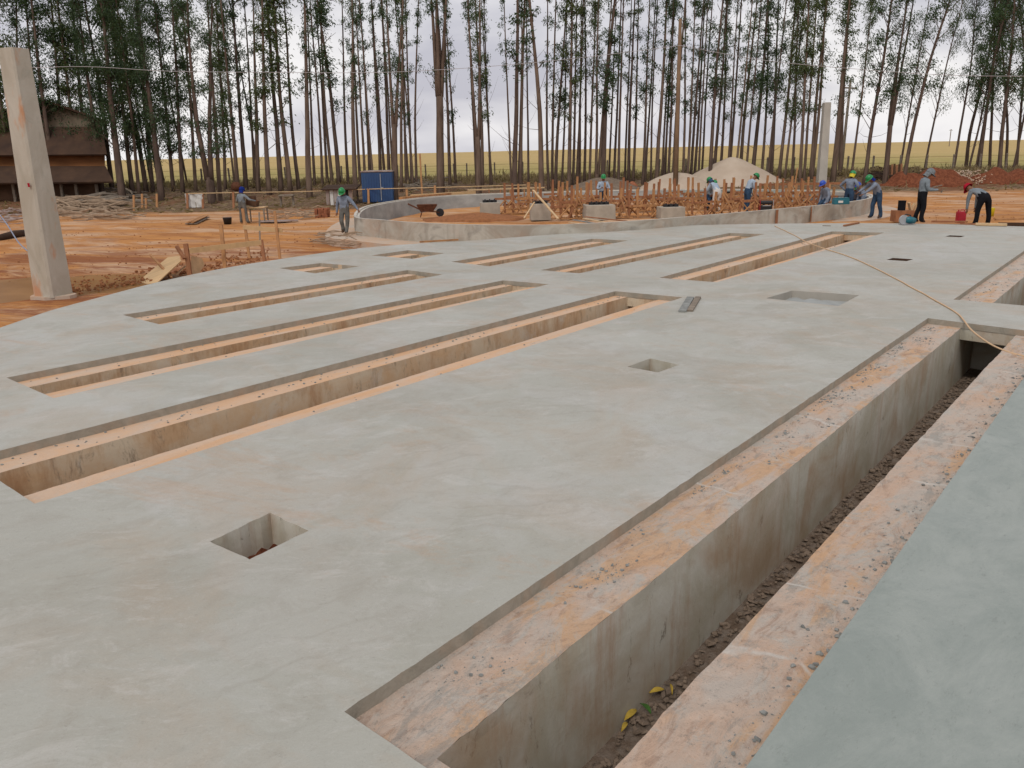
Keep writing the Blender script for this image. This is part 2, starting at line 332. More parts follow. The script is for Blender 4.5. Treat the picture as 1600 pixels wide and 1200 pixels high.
M = Mat('muddy_water', .42, .06); M.base(M.mix((.24, .115, .035), (.30, .15, .05), M.nz(.6, 3))); M.bump(M.nz(2, 3, .5, None, 0, 0, .2, .8), .02, .01); m_water = M.m
m_panel = simple('green_grey_formwork_board', (.30, .335, .30), .8, .3, 3, (1, 1, 2), .2)
m_scrub = leafmat('dry_scrub_leaves', (.16, .115, .06), (.30, .22, .12))
m_leafy = simple('yellow_fallen_leaf', (.48, .33, .05), .8, .3, 20, None, 0)
m_leafg = simple('green_fallen_leaf', (.05, .13, .02), .8, .3, 20, None, 0)
# ------------------------------------------------------------ mesh helpers
class MB:
    def __init__(s): s.v = []; s.f = []; s.mi = []
    def add(s, vs, fs, k=0):
        o = len(s.v); s.v += [tuple(v) for v in vs]; s.f += [tuple(i+o for i in f) for f in fs]; s.mi += [k]*len(fs); return s
    def box(s, c, sz, rot=None, k=0, taper=1.0):
        x, y, z = sz[0]/2, sz[1]/2, sz[2]/2
        P = [Vector((a*x*(taper if q > 0 else 1), bb*y*(taper if q > 0 else 1), q*z)) for q in (-1, 1) for a, bb in ((-1, -1), (1, -1), (1, 1), (-1, 1))]
        if rot is not None: P = [rot @ p for p in P]
        c = Vector(c)
        return s.add([p+c for p in P], [(3, 2, 1, 0), (4, 5, 6, 7), (0, 1, 5, 4), (1, 2, 6, 5), (2, 3, 7, 6), (3, 0, 4, 7)], k)
    def bar(s, a, b, wd, ht, k=0, up=Vector((0, 0, 1))):
        a, b = Vector(a), Vector(b); d = (b-a); L = d.length
        if L < 1e-6: return s
        d.normalize(); u = up
        if abs(d.dot(u)) > .95: u = Vector((0, 1, 0))
        x = d.cross(u).normalized(); z = x.cross(d)
        m = Matrix((x, d, z)).transposed()
        return s.box((a+b)/2, (wd, L, ht), m, k)
    def tube(s, path, rad, n=8, k=0, cap=True):
        P = [Vector(p) for p in path]; L = len(P)
        if not isinstance(rad, (list, tuple)): rad = [rad]*L
        vs = []; fs = []; px = None
        for i, p in enumerate(P):
            d = (P[min(L-1, i+1)]-P[max(0, i-1)])
            d = d.normalized() if d.length > 1e-9 else Vector((0, 0, 1))
            if px is None:
                px = Vector((1, 0, 0)) if abs(d.x) < .8 else Vector((0, 1, 0))
            x = (px-d*px.dot(d)); x.normalize(); px = x; y = d.cross(x)
            for j in range(n):
                a = 2*math.pi*j/n; vs.append(p+(x*math.cos(a)+y*math.sin(a))*rad[i])
        for i in range(L-1):
            for j in range(n):
                j2 = (j+1) % n; fs.append((i*n+j, i*n+j2, (i+1)*n+j2, (i+1)*n+j))
        if cap: fs.append(tuple(range(n-1, -1, -1))); fs.append(tuple((L-1)*n+j for j in range(n)))
        return s.add(vs, fs, k)
    def chip(s, c, r, fl, rnd, k=0):
        n = rnd.choice((4, 5, 6)); a0 = rnd.uniform(0, 6.28); vs = []; tilt = Matrix.Rotation(rnd.uniform(-.5, .5), 3, 'X') @ Matrix.Rotation(rnd.uniform(-.4, .4), 3, 'Y')
        rr = [r*rnd.uniform(.55, 1.2) for _ in range(n)]; st = rnd.uniform(.5, 1); ra = Matrix.Rotation(rnd.uniform(0, 3.1), 3, 'Z')
        for z, q in ((-.5, 1), (.5, rnd.uniform(.6, .9))):
            for j in range(n):
                a = a0+j*6.283/n
                vs.append(Vector(c)+tilt @ (ra @ Vector((rr[j]*q*math.cos(a), rr[j]*q*st*math.sin(a), z*fl*r))))
        return s.add(vs, [tuple(range(n-1, -1, -1)), tuple(range(n, 2*n))]+[(j, (j+1) % n, n+(j+1) % n, n+j) for j in range(n)], k)
    def lathe(s, prof, n=16, c=(0, 0, 0), k=0, sx=1, sy=1):
        vs = []; fs = []; c = Vector(c)
        for r_, z in prof:
            for j in range(n):
                a = 2*math.pi*j/n; vs.append(c+Vector((r_*math.cos(a)*sx, r_*math.sin(a)*sy, z)))
        for i in range(len(prof)-1):
            for j in range(n):
                j2 = (j+1) % n; fs.append((i*n+j, i*n+j2, (i+1)*n+j2, (i+1)*n+j))
        fs.append(tuple(range(n-1, -1, -1))); fs.append(tuple((len(prof)-1)*n+j for j in range(n)))
        return s.add(vs, fs, k)
    def prism(s, poly, z0, z1, k=0, kt=None):
        n = len(poly); vs = [(p[0], p[1], z0) for p in poly]+[(p[0], p[1], z1) for p in poly]
        s.add(vs, [tuple(range(n-1, -1, -1))]+[(j, (j+1) % n, n+(j+1) % n, n+j) for j in range(n)], k)
        return s.add(vs[n:], [tuple(range(n))], k if kt is None else kt)
    def build(s, name, mats, parent=None, smooth=False, bevel=0):
        me = bpy.data.meshes.new(name); me.from_pydata(s.v, [], s.f)
        if not isinstance(mats, (list, tuple)): mats = [mats]
        for q in mats: me.materials.append(q)
        if len(mats) > 1: me.polygons.foreach_set('material_index', s.mi)
        if smooth: me.polygons.foreach_set('use_smooth', [True]*len(me.polygons))
        me.update(); o = bpy.data.objects.new(name, me); C.objects.link(o)
        if parent is not None: o.parent = parent
        if bevel:
            bm = bmesh.new(); bm.from_mesh(me); bmesh.ops.remove_doubles(bm, verts=bm.verts, dist=1e-5)
            bmesh.ops.bevel(bm, geom=list(bm.edges), offset=bevel, segments=2, affect='EDGES', profile=.6, clamp_overlap=True)
            bm.to_mesh(me); bm.free()
        return o
def tag(o, label=None, cat=None, group=None, kind=None):
    if label: o['label'] = label
    if cat: o['category'] = cat
    if group: o['group'] = group
    if kind: o['kind'] = kind
    return o
def empty(name, loc=(0, 0, 0), rz=0, label=None, cat=None, group=None):
    o = bpy.data.objects.new(name, None); C.objects.link(o); o.location = loc; o.rotation_euler = (0, 0, rz); o.empty_display_size = .2
    return tag(o, label, cat, group)
def copy_tree(o, parent=None):
    c = o.copy(); C.objects.link(c); c.parent = parent
    for ch in list(o.children): copy_tree(ch, c)
    return c
rnd = random.Random(7)
# ------------------------------------------------------------ ground
def axis_vals(lo, hi, step, far, g=1.28):
    v = []; x = lo
    while x <= hi+1e-6: v.append(x); x += step
    st = step; x = v[-1]
    up = []
    while x < far: st *= g; x += st; up.append(x)
    st = step; x = lo; dn = []
    while x > -far: st *= g; x -= st; dn.append(x)
    return dn[::-1]+v+up
xs = axis_vals(-26, 34, .33, 3500); ys = axis_vals(-8, 62, .33, 3500, 1.2)
vs = [(x, y, terr(x, y)) for y in ys for x in xs]; nx = len(xs)
g = MB(); g.add(vs, [(j*nx+i, j*nx+i+1, (j+1)*nx+i+1, (j+1)*nx+i) for j in range(len(ys)-1) for i in range(nx-1)])
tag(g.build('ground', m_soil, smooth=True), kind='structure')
# field of dry crop beyond the trees, a slightly ragged near edge
fx = axis_vals(-90, 100, 2.0, 3500); fy = [0, 1, 2.5, 5, 9, 15, 24, 40, 65, 100, 140, 190, 240, 290, 340, 380, 410, 440, 480, 550, 700, 1200, 2200, 3600]
def fyb(x): return lerp(68.5, 63.5, sm(x, 0, 34))
vs = []
for k, y in enumerate(fy):
    for x in fx:
        yy = fyb(x)+y+(noise.noise(Vector((x*.5, 0, 0)))*1.2 if k == 0 else 0)
        vs.append((x, yy, terr0(x, yy)+(.02 if k == 0 else .12)+noise.noise(Vector((x*.6, yy*.3, 0)))*.04+lerp(-.1, 1.55, sm(x/max(1, yy), -.6, .5))*sm(yy, 120, 480)))
n_ = len(fx); g = MB(); g.add(vs, [(j*n_+i, j*n_+i+1, (j+1)*n_+i+1, (j+1)*n_+i) for j in range(len(fy)-1) for i in range(n_-1)])
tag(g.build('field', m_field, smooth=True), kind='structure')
# puddle
pp = []
for k in range(28):
    a = k*6.283/28; r_ = 1+.18*noise.noise(Vector((math.cos(a)*1.3, math.sin(a)*1.3, 4)))
    pp.append((PUD.x+5.2*r_*math.cos(a), PUD.y+2.9*r_*math.sin(a)))
g = MB(); g.add([(x, y, -.655) for x, y in pp], [tuple(range(28))])
tag(g.build('puddle', m_water), kind='structure')
# ------------------------------------------------------------ floor slab with recessed channels and pits
STEP = .088
CH = [  # near-left, far-left, far-right, near-right corners (photo pixels), inner lips as shares of the width: left near/far, right near/far
 ('channel', None, (.295, .285), (.70, .72)),
 ('channel', [(-52,717.5),(961,455),(1067,464.5),(54,787)], (.235, .19), (.71, .645)),
 ('channel', [(10,590),(786,438),(858,444),(84,622)], (.26, .20), (.60, .63)),
 ('channel', [(192,492),(637,422),(692,429),(250,507)], (.27, .24), (.66, .66)),
 ('channel', [(437,419),(500,411),(562,416),(492,427)], (.32, .30), (.66, .66)),
 ('channel', [(580,399),(637,391),(695,395.5),(647,404.5)], (.32, .30), (.66, .66)),
 ('channel', [(705,409),(925,373),(982,375.8),(765,416)], (.32, .32), (.68, .68)),
 ('channel', [(845,422),(1140,364),(1195,365.8),(905,427)], (.28, .32), (.68, .70)),
 ('channel', [(1030,434),(1300,361.5),(1382,363.5),(1120,441)], (.27, .24), (.74, .74)),
 ('channel', None, (.35, .35), (.80, .80))]
PITS = [([(328,846),(422,801),(482,829),(390,874)], .30), ([(980,573),(1016,560),(1062,570),(1028,582)], .42), ([(1197,466),(1238,454),(1343,461),(1310,478)], .17),
        ([(1385,406),(1395,403),(1427,405),(1417,408)], .3), ([(1477,369.5),(1484,367.6),(1508,368.6),(1501,370.6)], .3)]
def isect(a, b, c, d):
    r_ = b-a; s_ = d-c; t = ((c-a).x*s_.y-(c-a).y*s_.x)/(r_.x*s_.y-r_.y*s_.x); return a+r_*t
A = onz(538, 1112).xy; B = onz(1450, 497).xy; Rt = onz(1165, 1200).xy; Rf = onz(1600, 590).xy
q1 = [A, B, isect(B, onz(1600, 516).xy, Rt, Rf), isect(A, onz(660, 1195).xy, Rt, Rf)]
dA = (B-A).normalized(); A2 = onz(1490, 468).xy; B2 = onz(1600, 392).xy; B2 = A2+(B2-A2).normalized()*9.6; nr = Vector((dA.y, -dA.x))
q2 = [A2, B2, B2+nr*1.55, A2+nr*1.55]
quads = []
for i, (nm, px, a, b_) in enumerate(CH):
    if px is None: quads.append(q1 if i == 0 else q2)
    else: quads.append([onz(*p).xy for p in px])
pitq = [[onz(*p).xy for p in px] for px, dp in PITS]
# the right side of the first channel marks the fresher pour
nrot = Matrix.Rotation(R(-51), 2); yv = (nrot @ q1[3]).y
FRESH_NODE.inputs[1].default_value = yv+.35; FRESH_NODE.inputs[2].default_value = yv+.1
def chip_edges(q, amp, step, sd):
    out = []
    for k in range(4):
        a, b_ = q[k], q[(k+1) % 4]; L = (b_-a).length; n = max(1, int(L/step)); nrm = Vector(((b_-a).y, -(b_-a).x)).normalized()
        for j in range(n):
            p = a.lerp(b_, j/n)
            if j:
                nn = noise.noise(Vector((p.x*9, p.y*9, sd))); n2 = noise.noise(Vector((p.x*2.3, p.y*2.3, sd+7)))
                p = p+nrm*(amp*.45*nn+(-.008 if (nn > .25 and n2 > .15) else 0))
            out.append(p)
    return out
rings = [chip_edges(q, .012, .10, 1) for q in quads]+[chip_edges(q, .03, .05, 2) for q in pitq[:1]]+[chip_edges(q, .012, .1, 2) for q in pitq[1:]]
V = [Vector(p) for p in SLAB]; E = [(i, (i+1) % len(SLAB)) for i in range(len(SLAB))]
for rg in rings:
    o = len(V); V += rg; E += [(o+i, o+(i+1) % len(rg)) for i in range(len(rg))]
res = delaunay_2d_cdt(V, E, [], 0, 1e-6)
ov, of = res[0], res[2]
keep = []
for f in of:
    c = sum((ov[i] for i in f), Vector((0, 0)))/len(f)
    if not fill_poly(SLAB, c.x, c.y): continue
    if any(fill_poly([tuple(p) for p in rg], c.x, c.y) for rg in rings): continue
    keep.append(tuple(f))
g = MB(); g.add([(v.x, v.y, 0) for v in ov], keep)
n = len(SLAB)
g.add([(x, y, 0) for x, y in SLAB]+[(x, y, -1.7) for x, y in SLAB], [(j, n+j, n+(j+1) % n, (j+1) % n) for j in range(n)], 1)
floor = tag(g.build('floor_slab', [m_slab, m_chan]), kind='structure')
def bil(q, u, v):  # u across (0 left .. 1 right), v along (0 near .. 1 far)
    return (q[0].lerp(q[1], v)).lerp(q[3].lerp(q[2], v), u)
for ci, q in enumerate(quads):
    nm, px, (a, aF), (b_, bF) = CH[ci]; L = (q[1]-q[0]).length; rg = rings[ci]
    chn = bpy.data.objects.new('air_channel', None); C.objects.link(chn); chn.parent = floor
    g = MB(); n = len(rg)
    g.add([(p.x, p.y, 0) for p in rg]+[(p.x, p.y, -STEP-.005) for p in rg], [((j+1) % n, n+(j+1) % n, n+j, j) for j in range(n)])
    g.build('step', m_step, chn)
    v0 = min(.25, (.14 if ci == 0 else .045)/L); v1 = 1.0
    ext = 1.3/L
    g = MB(); z = -STEP; e = .03
    def P(u, v, zz=z):
        if abs(u-a) < .06: u = u+(aF-a)*v
        elif abs(u-b_) < .06: u = u+(bF-b_)*v
        p = bil(q, u, v); return (p.x, p.y, zz)
    # two ledges and the near end, with a slightly uneven inner lip
    nseg = max(6, int(L/.09))
    def lipn(v, sd):
        t = L*v; return .007*noise.noise(Vector((t*1.1, ci*3.1+sd, 0)))+.0045*noise.noise(Vector((t*5, ci*3.1+sd, 4)))+.004*noise.noise(Vector((t*11, ci+sd, 2)))
    for (u0, u1, lip) in ((-.02, a, 1), (b_, 1.02, 0)):
        vs = []
        for k in range(nseg+1):
            v = lerp(v0, v1, k/nseg); j_ = lipn(v, lip)
            vs += [P(u0 if lip else u0+j_, v), P(u1+j_ if lip else u1, v)]
        g.add(vs, [(2*k, 2*k+1, 2*k+3, 2*k+2) for k in range(nseg)])
    g.add([P(-.02, -.01), P(1.02, -.01), P(1.02, v0), P(-.02, v0)], [(0, 1, 2, 3)])
    g.build('ledge', m_ledge if ci in (0, 9) else m_ledgeb, chn)
    D = -1.02 if ci == 0 else -.85
    g = MB()
    vs = []
    for u in (a, b_):
        vs = []
        for k in range(nseg+1):
            v = lerp(v0, v1+ext, k/nseg); j_ = lipn(v, 1 if u == a else 0)*(1 if v < v1 else 0)
            vs += [P(u+j_, v, z), P(u, v, z-.10), P(u, v, D)]
        g.add(vs, [(3*k+e_, 3*k+1+e_, 3*k+4+e_, 3*k+3+e_) if u == a else (3*k+e_, 3*k+3+e_, 3*k+4+e_, 3*k+1+e_) for k in range(nseg) for e_ in (0, 1)])
    g.add([P(a, v0), P(b_, v0), P(b_, v0, D), P(a, v0, D)], [(0, 3, 2, 1)])
    g.add([P(a, v1+ext), P(b_, v1+ext), P(b_, v1+ext, D), P(a, v1+ext, D)], [(0, 1, 2, 3)])
    # lintel where the channel runs on under the slab
    g.add([P(a-.02, 1.001, 0-.002), P(b_+.02, 1.001, -.002), P(b_+.02, 1.001, -.27), P(a-.02, 1.001, -.27)], [(0, 1, 2, 3)])
    g.add([P(a-.02, 1.001, -.27), P(b_+.02, 1.001, -.27), P(b_+.02, 1+ext, -.27), P(a-.02, 1+ext, -.27)], [(0, 1, 2, 3)])
    g.build('channel_wall', m_chan if ci in (0, 9) else m_chan2, chn)
    g = MB(); g.add([P(a, v0-.01, D+.01), P(b_, v0-.01, D+.01), P(b_, v1+ext, D+.01), P(a, v1+ext, D+.01)], [(0, 1, 2, 3)])
    g.build('channel_bottom', m_cdirt, chn)
for pi, q in enumerate(pitq):
    dp = PITS[pi][1]; rg = rings[len(quads)+pi]; n = len(rg)
    pit = bpy.data.objects.new('pit', None); C.objects.link(pit); pit.parent = floor
    g = MB(); g.add([(p.x, p.y, 0) for p in rg]+[(p.x, p.y, -dp) for p in rg], [((j+1) % n, n+(j+1) % n, n+j, j) for j in range(n)])
    g.build('pit_wall', m_postb if pi == 2 else m_shedb if pi > 2 else m_chan, pit)
    cx = sum((p for p in rg), Vector((0, 0)))/n; g = MB()
    N2 = 9; vs = [(*bil(q, lerp(-.02, 1.02, i/N2), lerp(-.02, 1.02, j/N2)), -dp+.03+.05*noise.noise(Vector((i*.8, j*.8, pi)))) for j in range(N2+1) for i in range(N2+1)]
    g.add(vs, [(j*(N2+1)+i, j*(N2+1)+i+1, (j+1)*(N2+1)+i+1, (j+1)*(N2+1)+i) for j in range(N2) for i in range(N2)])
    g.build('pit_bottom', m_red if pi == 0 else m_cdirt if pi != 2 else m_ringin, pit, True)
# rubble: chips on the ledges, mud flakes on the bottom
g = MB(); g2 = MB(); gr = MB()
r2_ = random.Random(3)
q = q1
cl = [(min(.26, abs(r2_.gauss(.04, .07))+.02), r2_.uniform(.03, .97)) for _ in range(46)]
for (cu, cv) in cl:
    for _ in range(r2_.randint(8, 38)):
        u = cu+r2_.gauss(0, .025); v = cv+r2_.gauss(0, .012)
        if not (.015 < u < .28 and .02 < v < .98): continue
        p = bil(q, u, v); rr_ = r2_.choice((.0025, .003, .004, .004, .005, .007, .009, .017)); g.chip((p.x, p.y, -STEP+rr_*.3), rr_, .6, r2_)
for _ in range(520):
    u = 1-abs(r2_.gauss(0, .06))-.01; v = r2_.uniform(.02, .97)
    if u < .73: continue
    p = bil(q, u, v); rr_ = r2_.choice((.003, .004, .006, .006, .009, .013, .024)); g.chip((p.x, p.y, -STEP+rr_*.3), rr_, .5, r2_)
for ci in (1, 2, 3, 6, 7, 8, 9):
    q = quads[ci]
    for _ in range(150 if ci in (1, 9) else 60):
        u = r2_.uniform(.02, CH[ci][2][1]) if r2_.random() < .7 else r2_.uniform(CH[ci][3][0]+.04, .98)
        p = bil(q, u, r2_.random()); rr_ = r2_.choice((.008, .012, .02)); g.chip((p.x, p.y, -STEP+rr_*.3), rr_, .5, r2_)
tag(g.build('concrete_chips', m_chip), 'small grey concrete chips scattered on the dusty channel ledges', 'rubble', None, 'stuff')
q = q1
for _ in range(2600):
    u = r2_.uniform(.31, .70); v = r2_.uniform(.03, 1.05)
    p = bil(q, u, v); rr_ = r2_.uniform(.012, .045); g2.chip((p.x, p.y, -1.0+r2_.uniform(0, .03)), rr_, .35, r2_)
tag(g2.build('mud_flakes', m_clod), 'cracked dry mud flakes lying on the bottom of the front channel', 'mud', None, 'stuff')
def leafobj(p, L, wd, rz, m, lab):
    g = MB(); n = 6; vs = []
    for k in range(n+1):
        t = k/n; w_ = wd*math.sin(math.pi*min(.97, max(.04, t)))**.8; x = L*(t-.5); z_ = .02*math.sin(t*3)
        vs += [(x, -w_/2, z_+.006), (x, 0, z_), (x, w_/2, z_+.008)]
    g.add(vs, [(3*k+j, 3*k+j+1, 3*k+j+4, 3*k+j+3) for k in range(n) for j in (0, 1)])
    o = g.build('fallen_leaf', m); o.location = p; o.rotation_euler = (.2, .1, rz)
    return tag(o, lab, 'leaf', 'leaves fallen into the front channel')
for px, py, L, wd, rz, m_, lab in [(985, 1118, .16, .045, .9, m_leafy, 'yellow folded leaf nearest the camera on the channel mud'), (1008, 1108, .13, .05, 2.0, m_leafg, 'green and brown leaf beside the channel wall'),
                                   (1026, 1081, .12, .04, .4, m_leafy, 'yellow leaf leaning on the left wall of the channel'), (975, 1137, .11, .03, 1.1, m_leafy, 'thin yellow leaf blade lying lowest in the picture'), (1048, 1078, .14, .02, 1.5, m_leafy, 'straw-like blade right of the yellow leaf')]:
    leafobj(onz(px, py, -.955), L, wd, rz, m_, lab)
# two pale boards on the slab, stick and plank on the slab
def plank(p0, p1, wd, th, m, name, lab, cat='plank', group=None):
    g = MB(); g.bar(p0, p1, wd, th); o = g.build(name, m); return tag(o, lab, cat, group)
def zs(p, z): return Vector((p.x, p.y, z))
a = zs(onz(1066, 488), .016); b = zs(onz(1079, 466), .016); plank(a, b, .13, .03, m_chip, 'board', 'pale cement-stained board, left one of the pair on the slab')
a = zs(onz(1078, 487), .016); b = zs(onz(1091, 466), .02); plank(a, b, .10, .03, m_woodg, 'board', 'grey board, right one of the pair lying on the slab')
# tan hose across the slab
hp = [(1210,353,.012),(1238,366,.012),(1262,379,.012),(1290,389,.012),(1330,402,.012),(1380,425,.012),(1430,452,.012),(1470,475,.012),(1497,491,.012),(1507,500,.03),(1520,517,-.02),(1545,536,-.06),(1572,549,-.085),(1600,557,-.085),(1640,566,-.085)]
pts = spline([onz(x, y, z) for x, y, z in hp], 5)
g = MB(); g.tube([p+Vector((noise.noise(p*.9)*.03, noise.noise(p*.9+Vector((5, 0, 0)))*.03, 0)) for p in pts], .013, 6)
tag(g.build('hose', m_cord, smooth=True), 'long tan hose snaking across the slab into the front channel', 'hose')
# ------------------------------------------------------------ second foundation: ring wall
ZT, ZB = .30, -.80
RW = [(553,338),(590,343),(640,347),(700,350),(800,352),(900,350),(1000,344.5),(1100,336.5),(1200,328),(1300,318.5),(1350,312),(1366,306),(1350,301.5),(1300,298),(1150,295),(1000,296),(900,298),(740,303),(650,309),(574,321)]
rp = [onz(x, y, ZT).xy for x, y in RW]
RO = spline(rp, 8, True); rc = sum(RO, Vector((0, 0)))/len(RO)
def off(P, d):
    out = []; n = len(P)
    for i in range(n):
        t = (P[(i+1) % n]-P[i-1]).normalized(); nn = Vector((t.y, -t.x))
        if nn.dot(P[i]-rc) < 0: nn = -nn
        out.append(P[i]+nn*d)
    return out
RI = off(RO, -.22)
n = len(RO)
ring = empty('ring_wall', (rc.x, rc.y, 0), 0, 'low curved grey concrete wall of the second round foundation', 'wall')
def loc(P): return [(p.x-rc.x, p.y-rc.y) for p in P]
ro, ri = loc(RO), loc(RI)
g = MB()
g.add([(x, y, ZB) for x, y in ro]+[(x, y, ZT) for x, y in ro], [(j, (j+1) % n, n+(j+1) % n, n+j) for j in range(n)], 0)
g.add([(x, y, ZB) for x, y in ri]+[(x, y, ZT-.05) for x, y in ri], [(j, n+j, n+(j+1) % n, (j+1) % n) for j in range(n)], 1)
g.build('wall', [m_ring, m_ringin], ring, True)
rm = loc(off(RO, -.11))
g = MB()
g.add([(x, y, ZT) for x, y in ro]+[(x, y, ZT) for x, y in rm]+[(x, y, ZT-.05) for x, y in rm]+[(x, y, ZT-.05) for x, y in ri],
      [(k*n+j, k*n+(j+1) % n, (k+1)*n+(j+1) % n, (k+1)*n+j) for k in range(3) for j in range(n)])
g.build('wall_top', m_ringtop, ring)
ff = loc(off(RO, 1.15)); g = MB()
g.add([(x, y, -.85) for x, y in ff]+[(x, y, -.35) for x, y in ff]+[(x, y, -.352) for x, y in ri], [(k*n+j, k*n+(j+1) % n, (k+1)*n+(j+1) % n, (k+1)*n+j) for k in range(2) for j in range(n)])
g.build('footing', [m_ledge2], ring)
for i, (xb, yt, yb) in enumerate([(1211, 331, 352), (1268, 333, 350)]):
    p = onz(xb, yb, 0); d = depth_of(p); q_ = [r_ for r_ in RO]; 
    # boards standing against the outer face
    best = min(RO, key=lambda r_: abs((ray(xb, 340).x/ray(xb, 340).y)-(r_.x/r_.y))+(100 if r_.y > rc.y else 0)); dp = best-rc; b0 = best+dp.normalized()*.04
    g = MB(); g.bar((b0.x-rc.x, b0.y-rc.y, -.3), (b0.x-rc.x, b0.y-rc.y, ZT-.02), .16, .03, 0, Vector((dp.x, dp.y, 0)).normalized()); g.build('upright_board', m_wood2, ring)
# red soil heap inside the ring
def heap(name, px, py_top, py_base, half_px, m, lab, cat, lo=6, z=None, seed=1, squash=.8, kind=None, rough=.06, sharp=1.3):
    p = hit(px, py_base, lo) if z is None else onz(px, py_base, z); d = depth_of(p); hgt = (py_base-py_top)/FPX*d; rad = half_px/FPX*d
    cy = p.y+rad*squash; hgt = hgt*(1+rad*squash/d)-.0; g = MB(); NR, NA = 16, 40; vs = [(0, 0, hgt)]
    for i in range(1, NR+1):
        t = i/NR
        for j in range(NA):
            a = j*6.283/NA; rr_ = rad*t*(1+.16*noise.noise(Vector((math.cos(a)*1.2+seed, math.sin(a)*1.2, seed))))
            zz = hgt*(max(0, 1-t)**sharp*(1-.25*(1-t)) + .25*(1-t)**2*.9) if sharp < 3 else hgt*math.cos(t*1.57)
            zz = hgt*(1-math.sqrt(t*t+.02)+.14*(1-t))/(1.0) if sharp < 3 else zz
            x = rr_*math.cos(a); y = rr_*math.sin(a)*squash
            vs.append((x, y, max(-.35 if t == 1 else -.35, zz+rough*noise.noise(Vector((x*1.2, y*1.2, seed)))-(.3 if t == 1 else 0))))
    fs = [(0, 1+j, 1+(j+1) % NA) for j in range(NA)]+[(1+(i-1)*NA+j, 1+i*NA+j, 1+i*NA+(j+1) % NA, 1+(i-1)*NA+(j+1) % NA) for i in range(1, NR) for j in range(NA)]
    g.add(vs, fs); o = g.build(name, m, smooth=True); o.location = (p.x, cy, terr0(p.x, p.y) if z is None else z); return tag(o, lab, cat, None, kind)
heap('soil_heap', 740, 337, 346, 90, m_clodr, 'low heap of red soil inside the ring wall beside the wheelbarrow', 'soil heap', z=-.35, seed=3, squash=.5, sharp=4)
heap('sand_pile', 1163, 250, 292, 96, m_sand, 'largest pale pink sand pile, peaked, behind the formwork', 'sand pile', seed=1)
heap('sand_pile', 1068, 273, 301, 66, m_sand, 'lower rounded sand pile left of the largest one, behind the wooden pole', 'sand pile', seed=2, sharp=4)
heap('gravel_pile', 948, 281, 303, 72, m_gravel, 'broad dark grey gravel pile behind the worker in the ring', 'gravel pile', seed=5, sharp=4)
heap('brick_heap', 990, 284, 297, 12, m_brick, 'small heap of orange clay rubble between the gravel and sand piles', 'rubble heap', seed=6, sharp=4, rough=.2)
for i, (px, yt, yb, hw, lab) in enumerate([(1478, 266, 293, 66, 'red soil mound with pale rubble behind the man in the grey cap'), (1580, 266, 289, 64, 'red soil mound at the right edge below the trees'), (1425, 272, 292, 44, 'small red soil mound beside the leaning plank shelter')]):
    heap('soil_mound', px, yt, yb, hw, m_red, lab, 'soil mound', seed=8+i, sharp=4, rough=.35, squash=.5)
g = MB()
for _ in range(420):
    px = rnd.gauss(1498, 22); py = rnd.uniform(266, 288); p = hit(px, 292-2); d = depth_of(p)-rnd.uniform(-.3, .3); c = atd(px, py, d+ (292-py)*.05); g.chip(c, rnd.uniform(.04, .10), .6, rnd)
tag(g.build('rubble', m_ledge2), 'pale broken rubble dumped over the red mound at right', 'rubble', None, 'stuff')
# ------------------------------------------------------------ pedestals with black anchor caps
def pedestal(x0, x1, yt, yb, lab, caps=3):
    p = onz((x0+x1)/2, yb, -.35); d = depth_of(p); wd = (x1-x0)/FPX*d; h = (yb-yt)/FPX*d
    o = empty('concrete_pedestal', (p.x, p.y+wd*.4, -.36), .08, lab, 'pedestal', 'concrete pedestals inside the ring wall')
    g = MB(); g.box((0, 0, h/2), (wd, wd*.8, h), None, 0, .97); g.build('block', m_ringtop2, o, False, .015)
    for k in range(caps):
        g = MB(); x = (k-(caps-1)/2)*min(.22, wd*.25); g.tube([(x, 0, h-.01), (x, 0, h+.11)], .12, 12); g.tube([(x, 0, h+.11), (x, 0, h+.15)], .03, 6); g.build('anchor_cap', m_black, o)
m_ringtop2 = simple('pedestal_concrete', (.42, .37, .30), .85, .3, 2)
pedestal(750, 781, 317, 338, 'leftmost concrete pedestal, beside the raised plank')
pedestal(829, 860, 319, 344, 'concrete pedestal crossed by the pale diagonal brace')
pedestal(914, 961, 321, 344, 'widest concrete pedestal, in front of the worker facing us', 4)
pedestal(1031, 1070, 324, 342, 'concrete pedestal right of the widest one with black caps')
# ------------------------------------------------------------ formwork props inside the ring
protos = []
for k in range(6):
    rr_ = random.Random(20+k)
    o = empty('formwork_prop', (0, 0, -40), 0, 'prop', 'formwork prop', 'timber formwork props inside the ring')
    g = MB(); g.bar((0, 0, 0), (rr_.uniform(-.05, .05), 0, 1.12+.25*rr_.random()), .10, .07); g.build('upright', [m_wood, m_wood2][k % 2], o)
    s_ = 1 if k % 2 else -1
    g = MB(); g.bar((s_*.55, -.10, .03), (.02, -.06, .62), .07, .045); g.build('brace', [m_wood2, m_wood][k % 2], o)
    g = MB(); g.bar((-s_*rr_.uniform(.4, .7), -.25, .03), (-.02, -.02, rr_.uniform(.5, .9)), .075, .045); g.build('brace', m_wood, o)
    g = MB(); zc = rr_.uniform(.45, .7); g.bar((-.5, .06, zc), (.5, .06, zc+rr_.uniform(-.05, .05)), .03, .09); g.build('crosspiece', [m_wood, m_wood2][k % 2], o)
    g = MB(); g.bar((-.6, -.16, .04), (.6, -.16, .05), .09, .05); g.build('sole_board', m_wood, o)
    protos.append(o)
lm = [(765, 'leftmost pedestal'), (845, 'pedestal crossed by the diagonal brace'), (937, 'widest pedestal'), (1050, 'pedestal right of the widest one'), (1196, 'black generator'), (1314, 'teal toolbox')]
cnt = {}
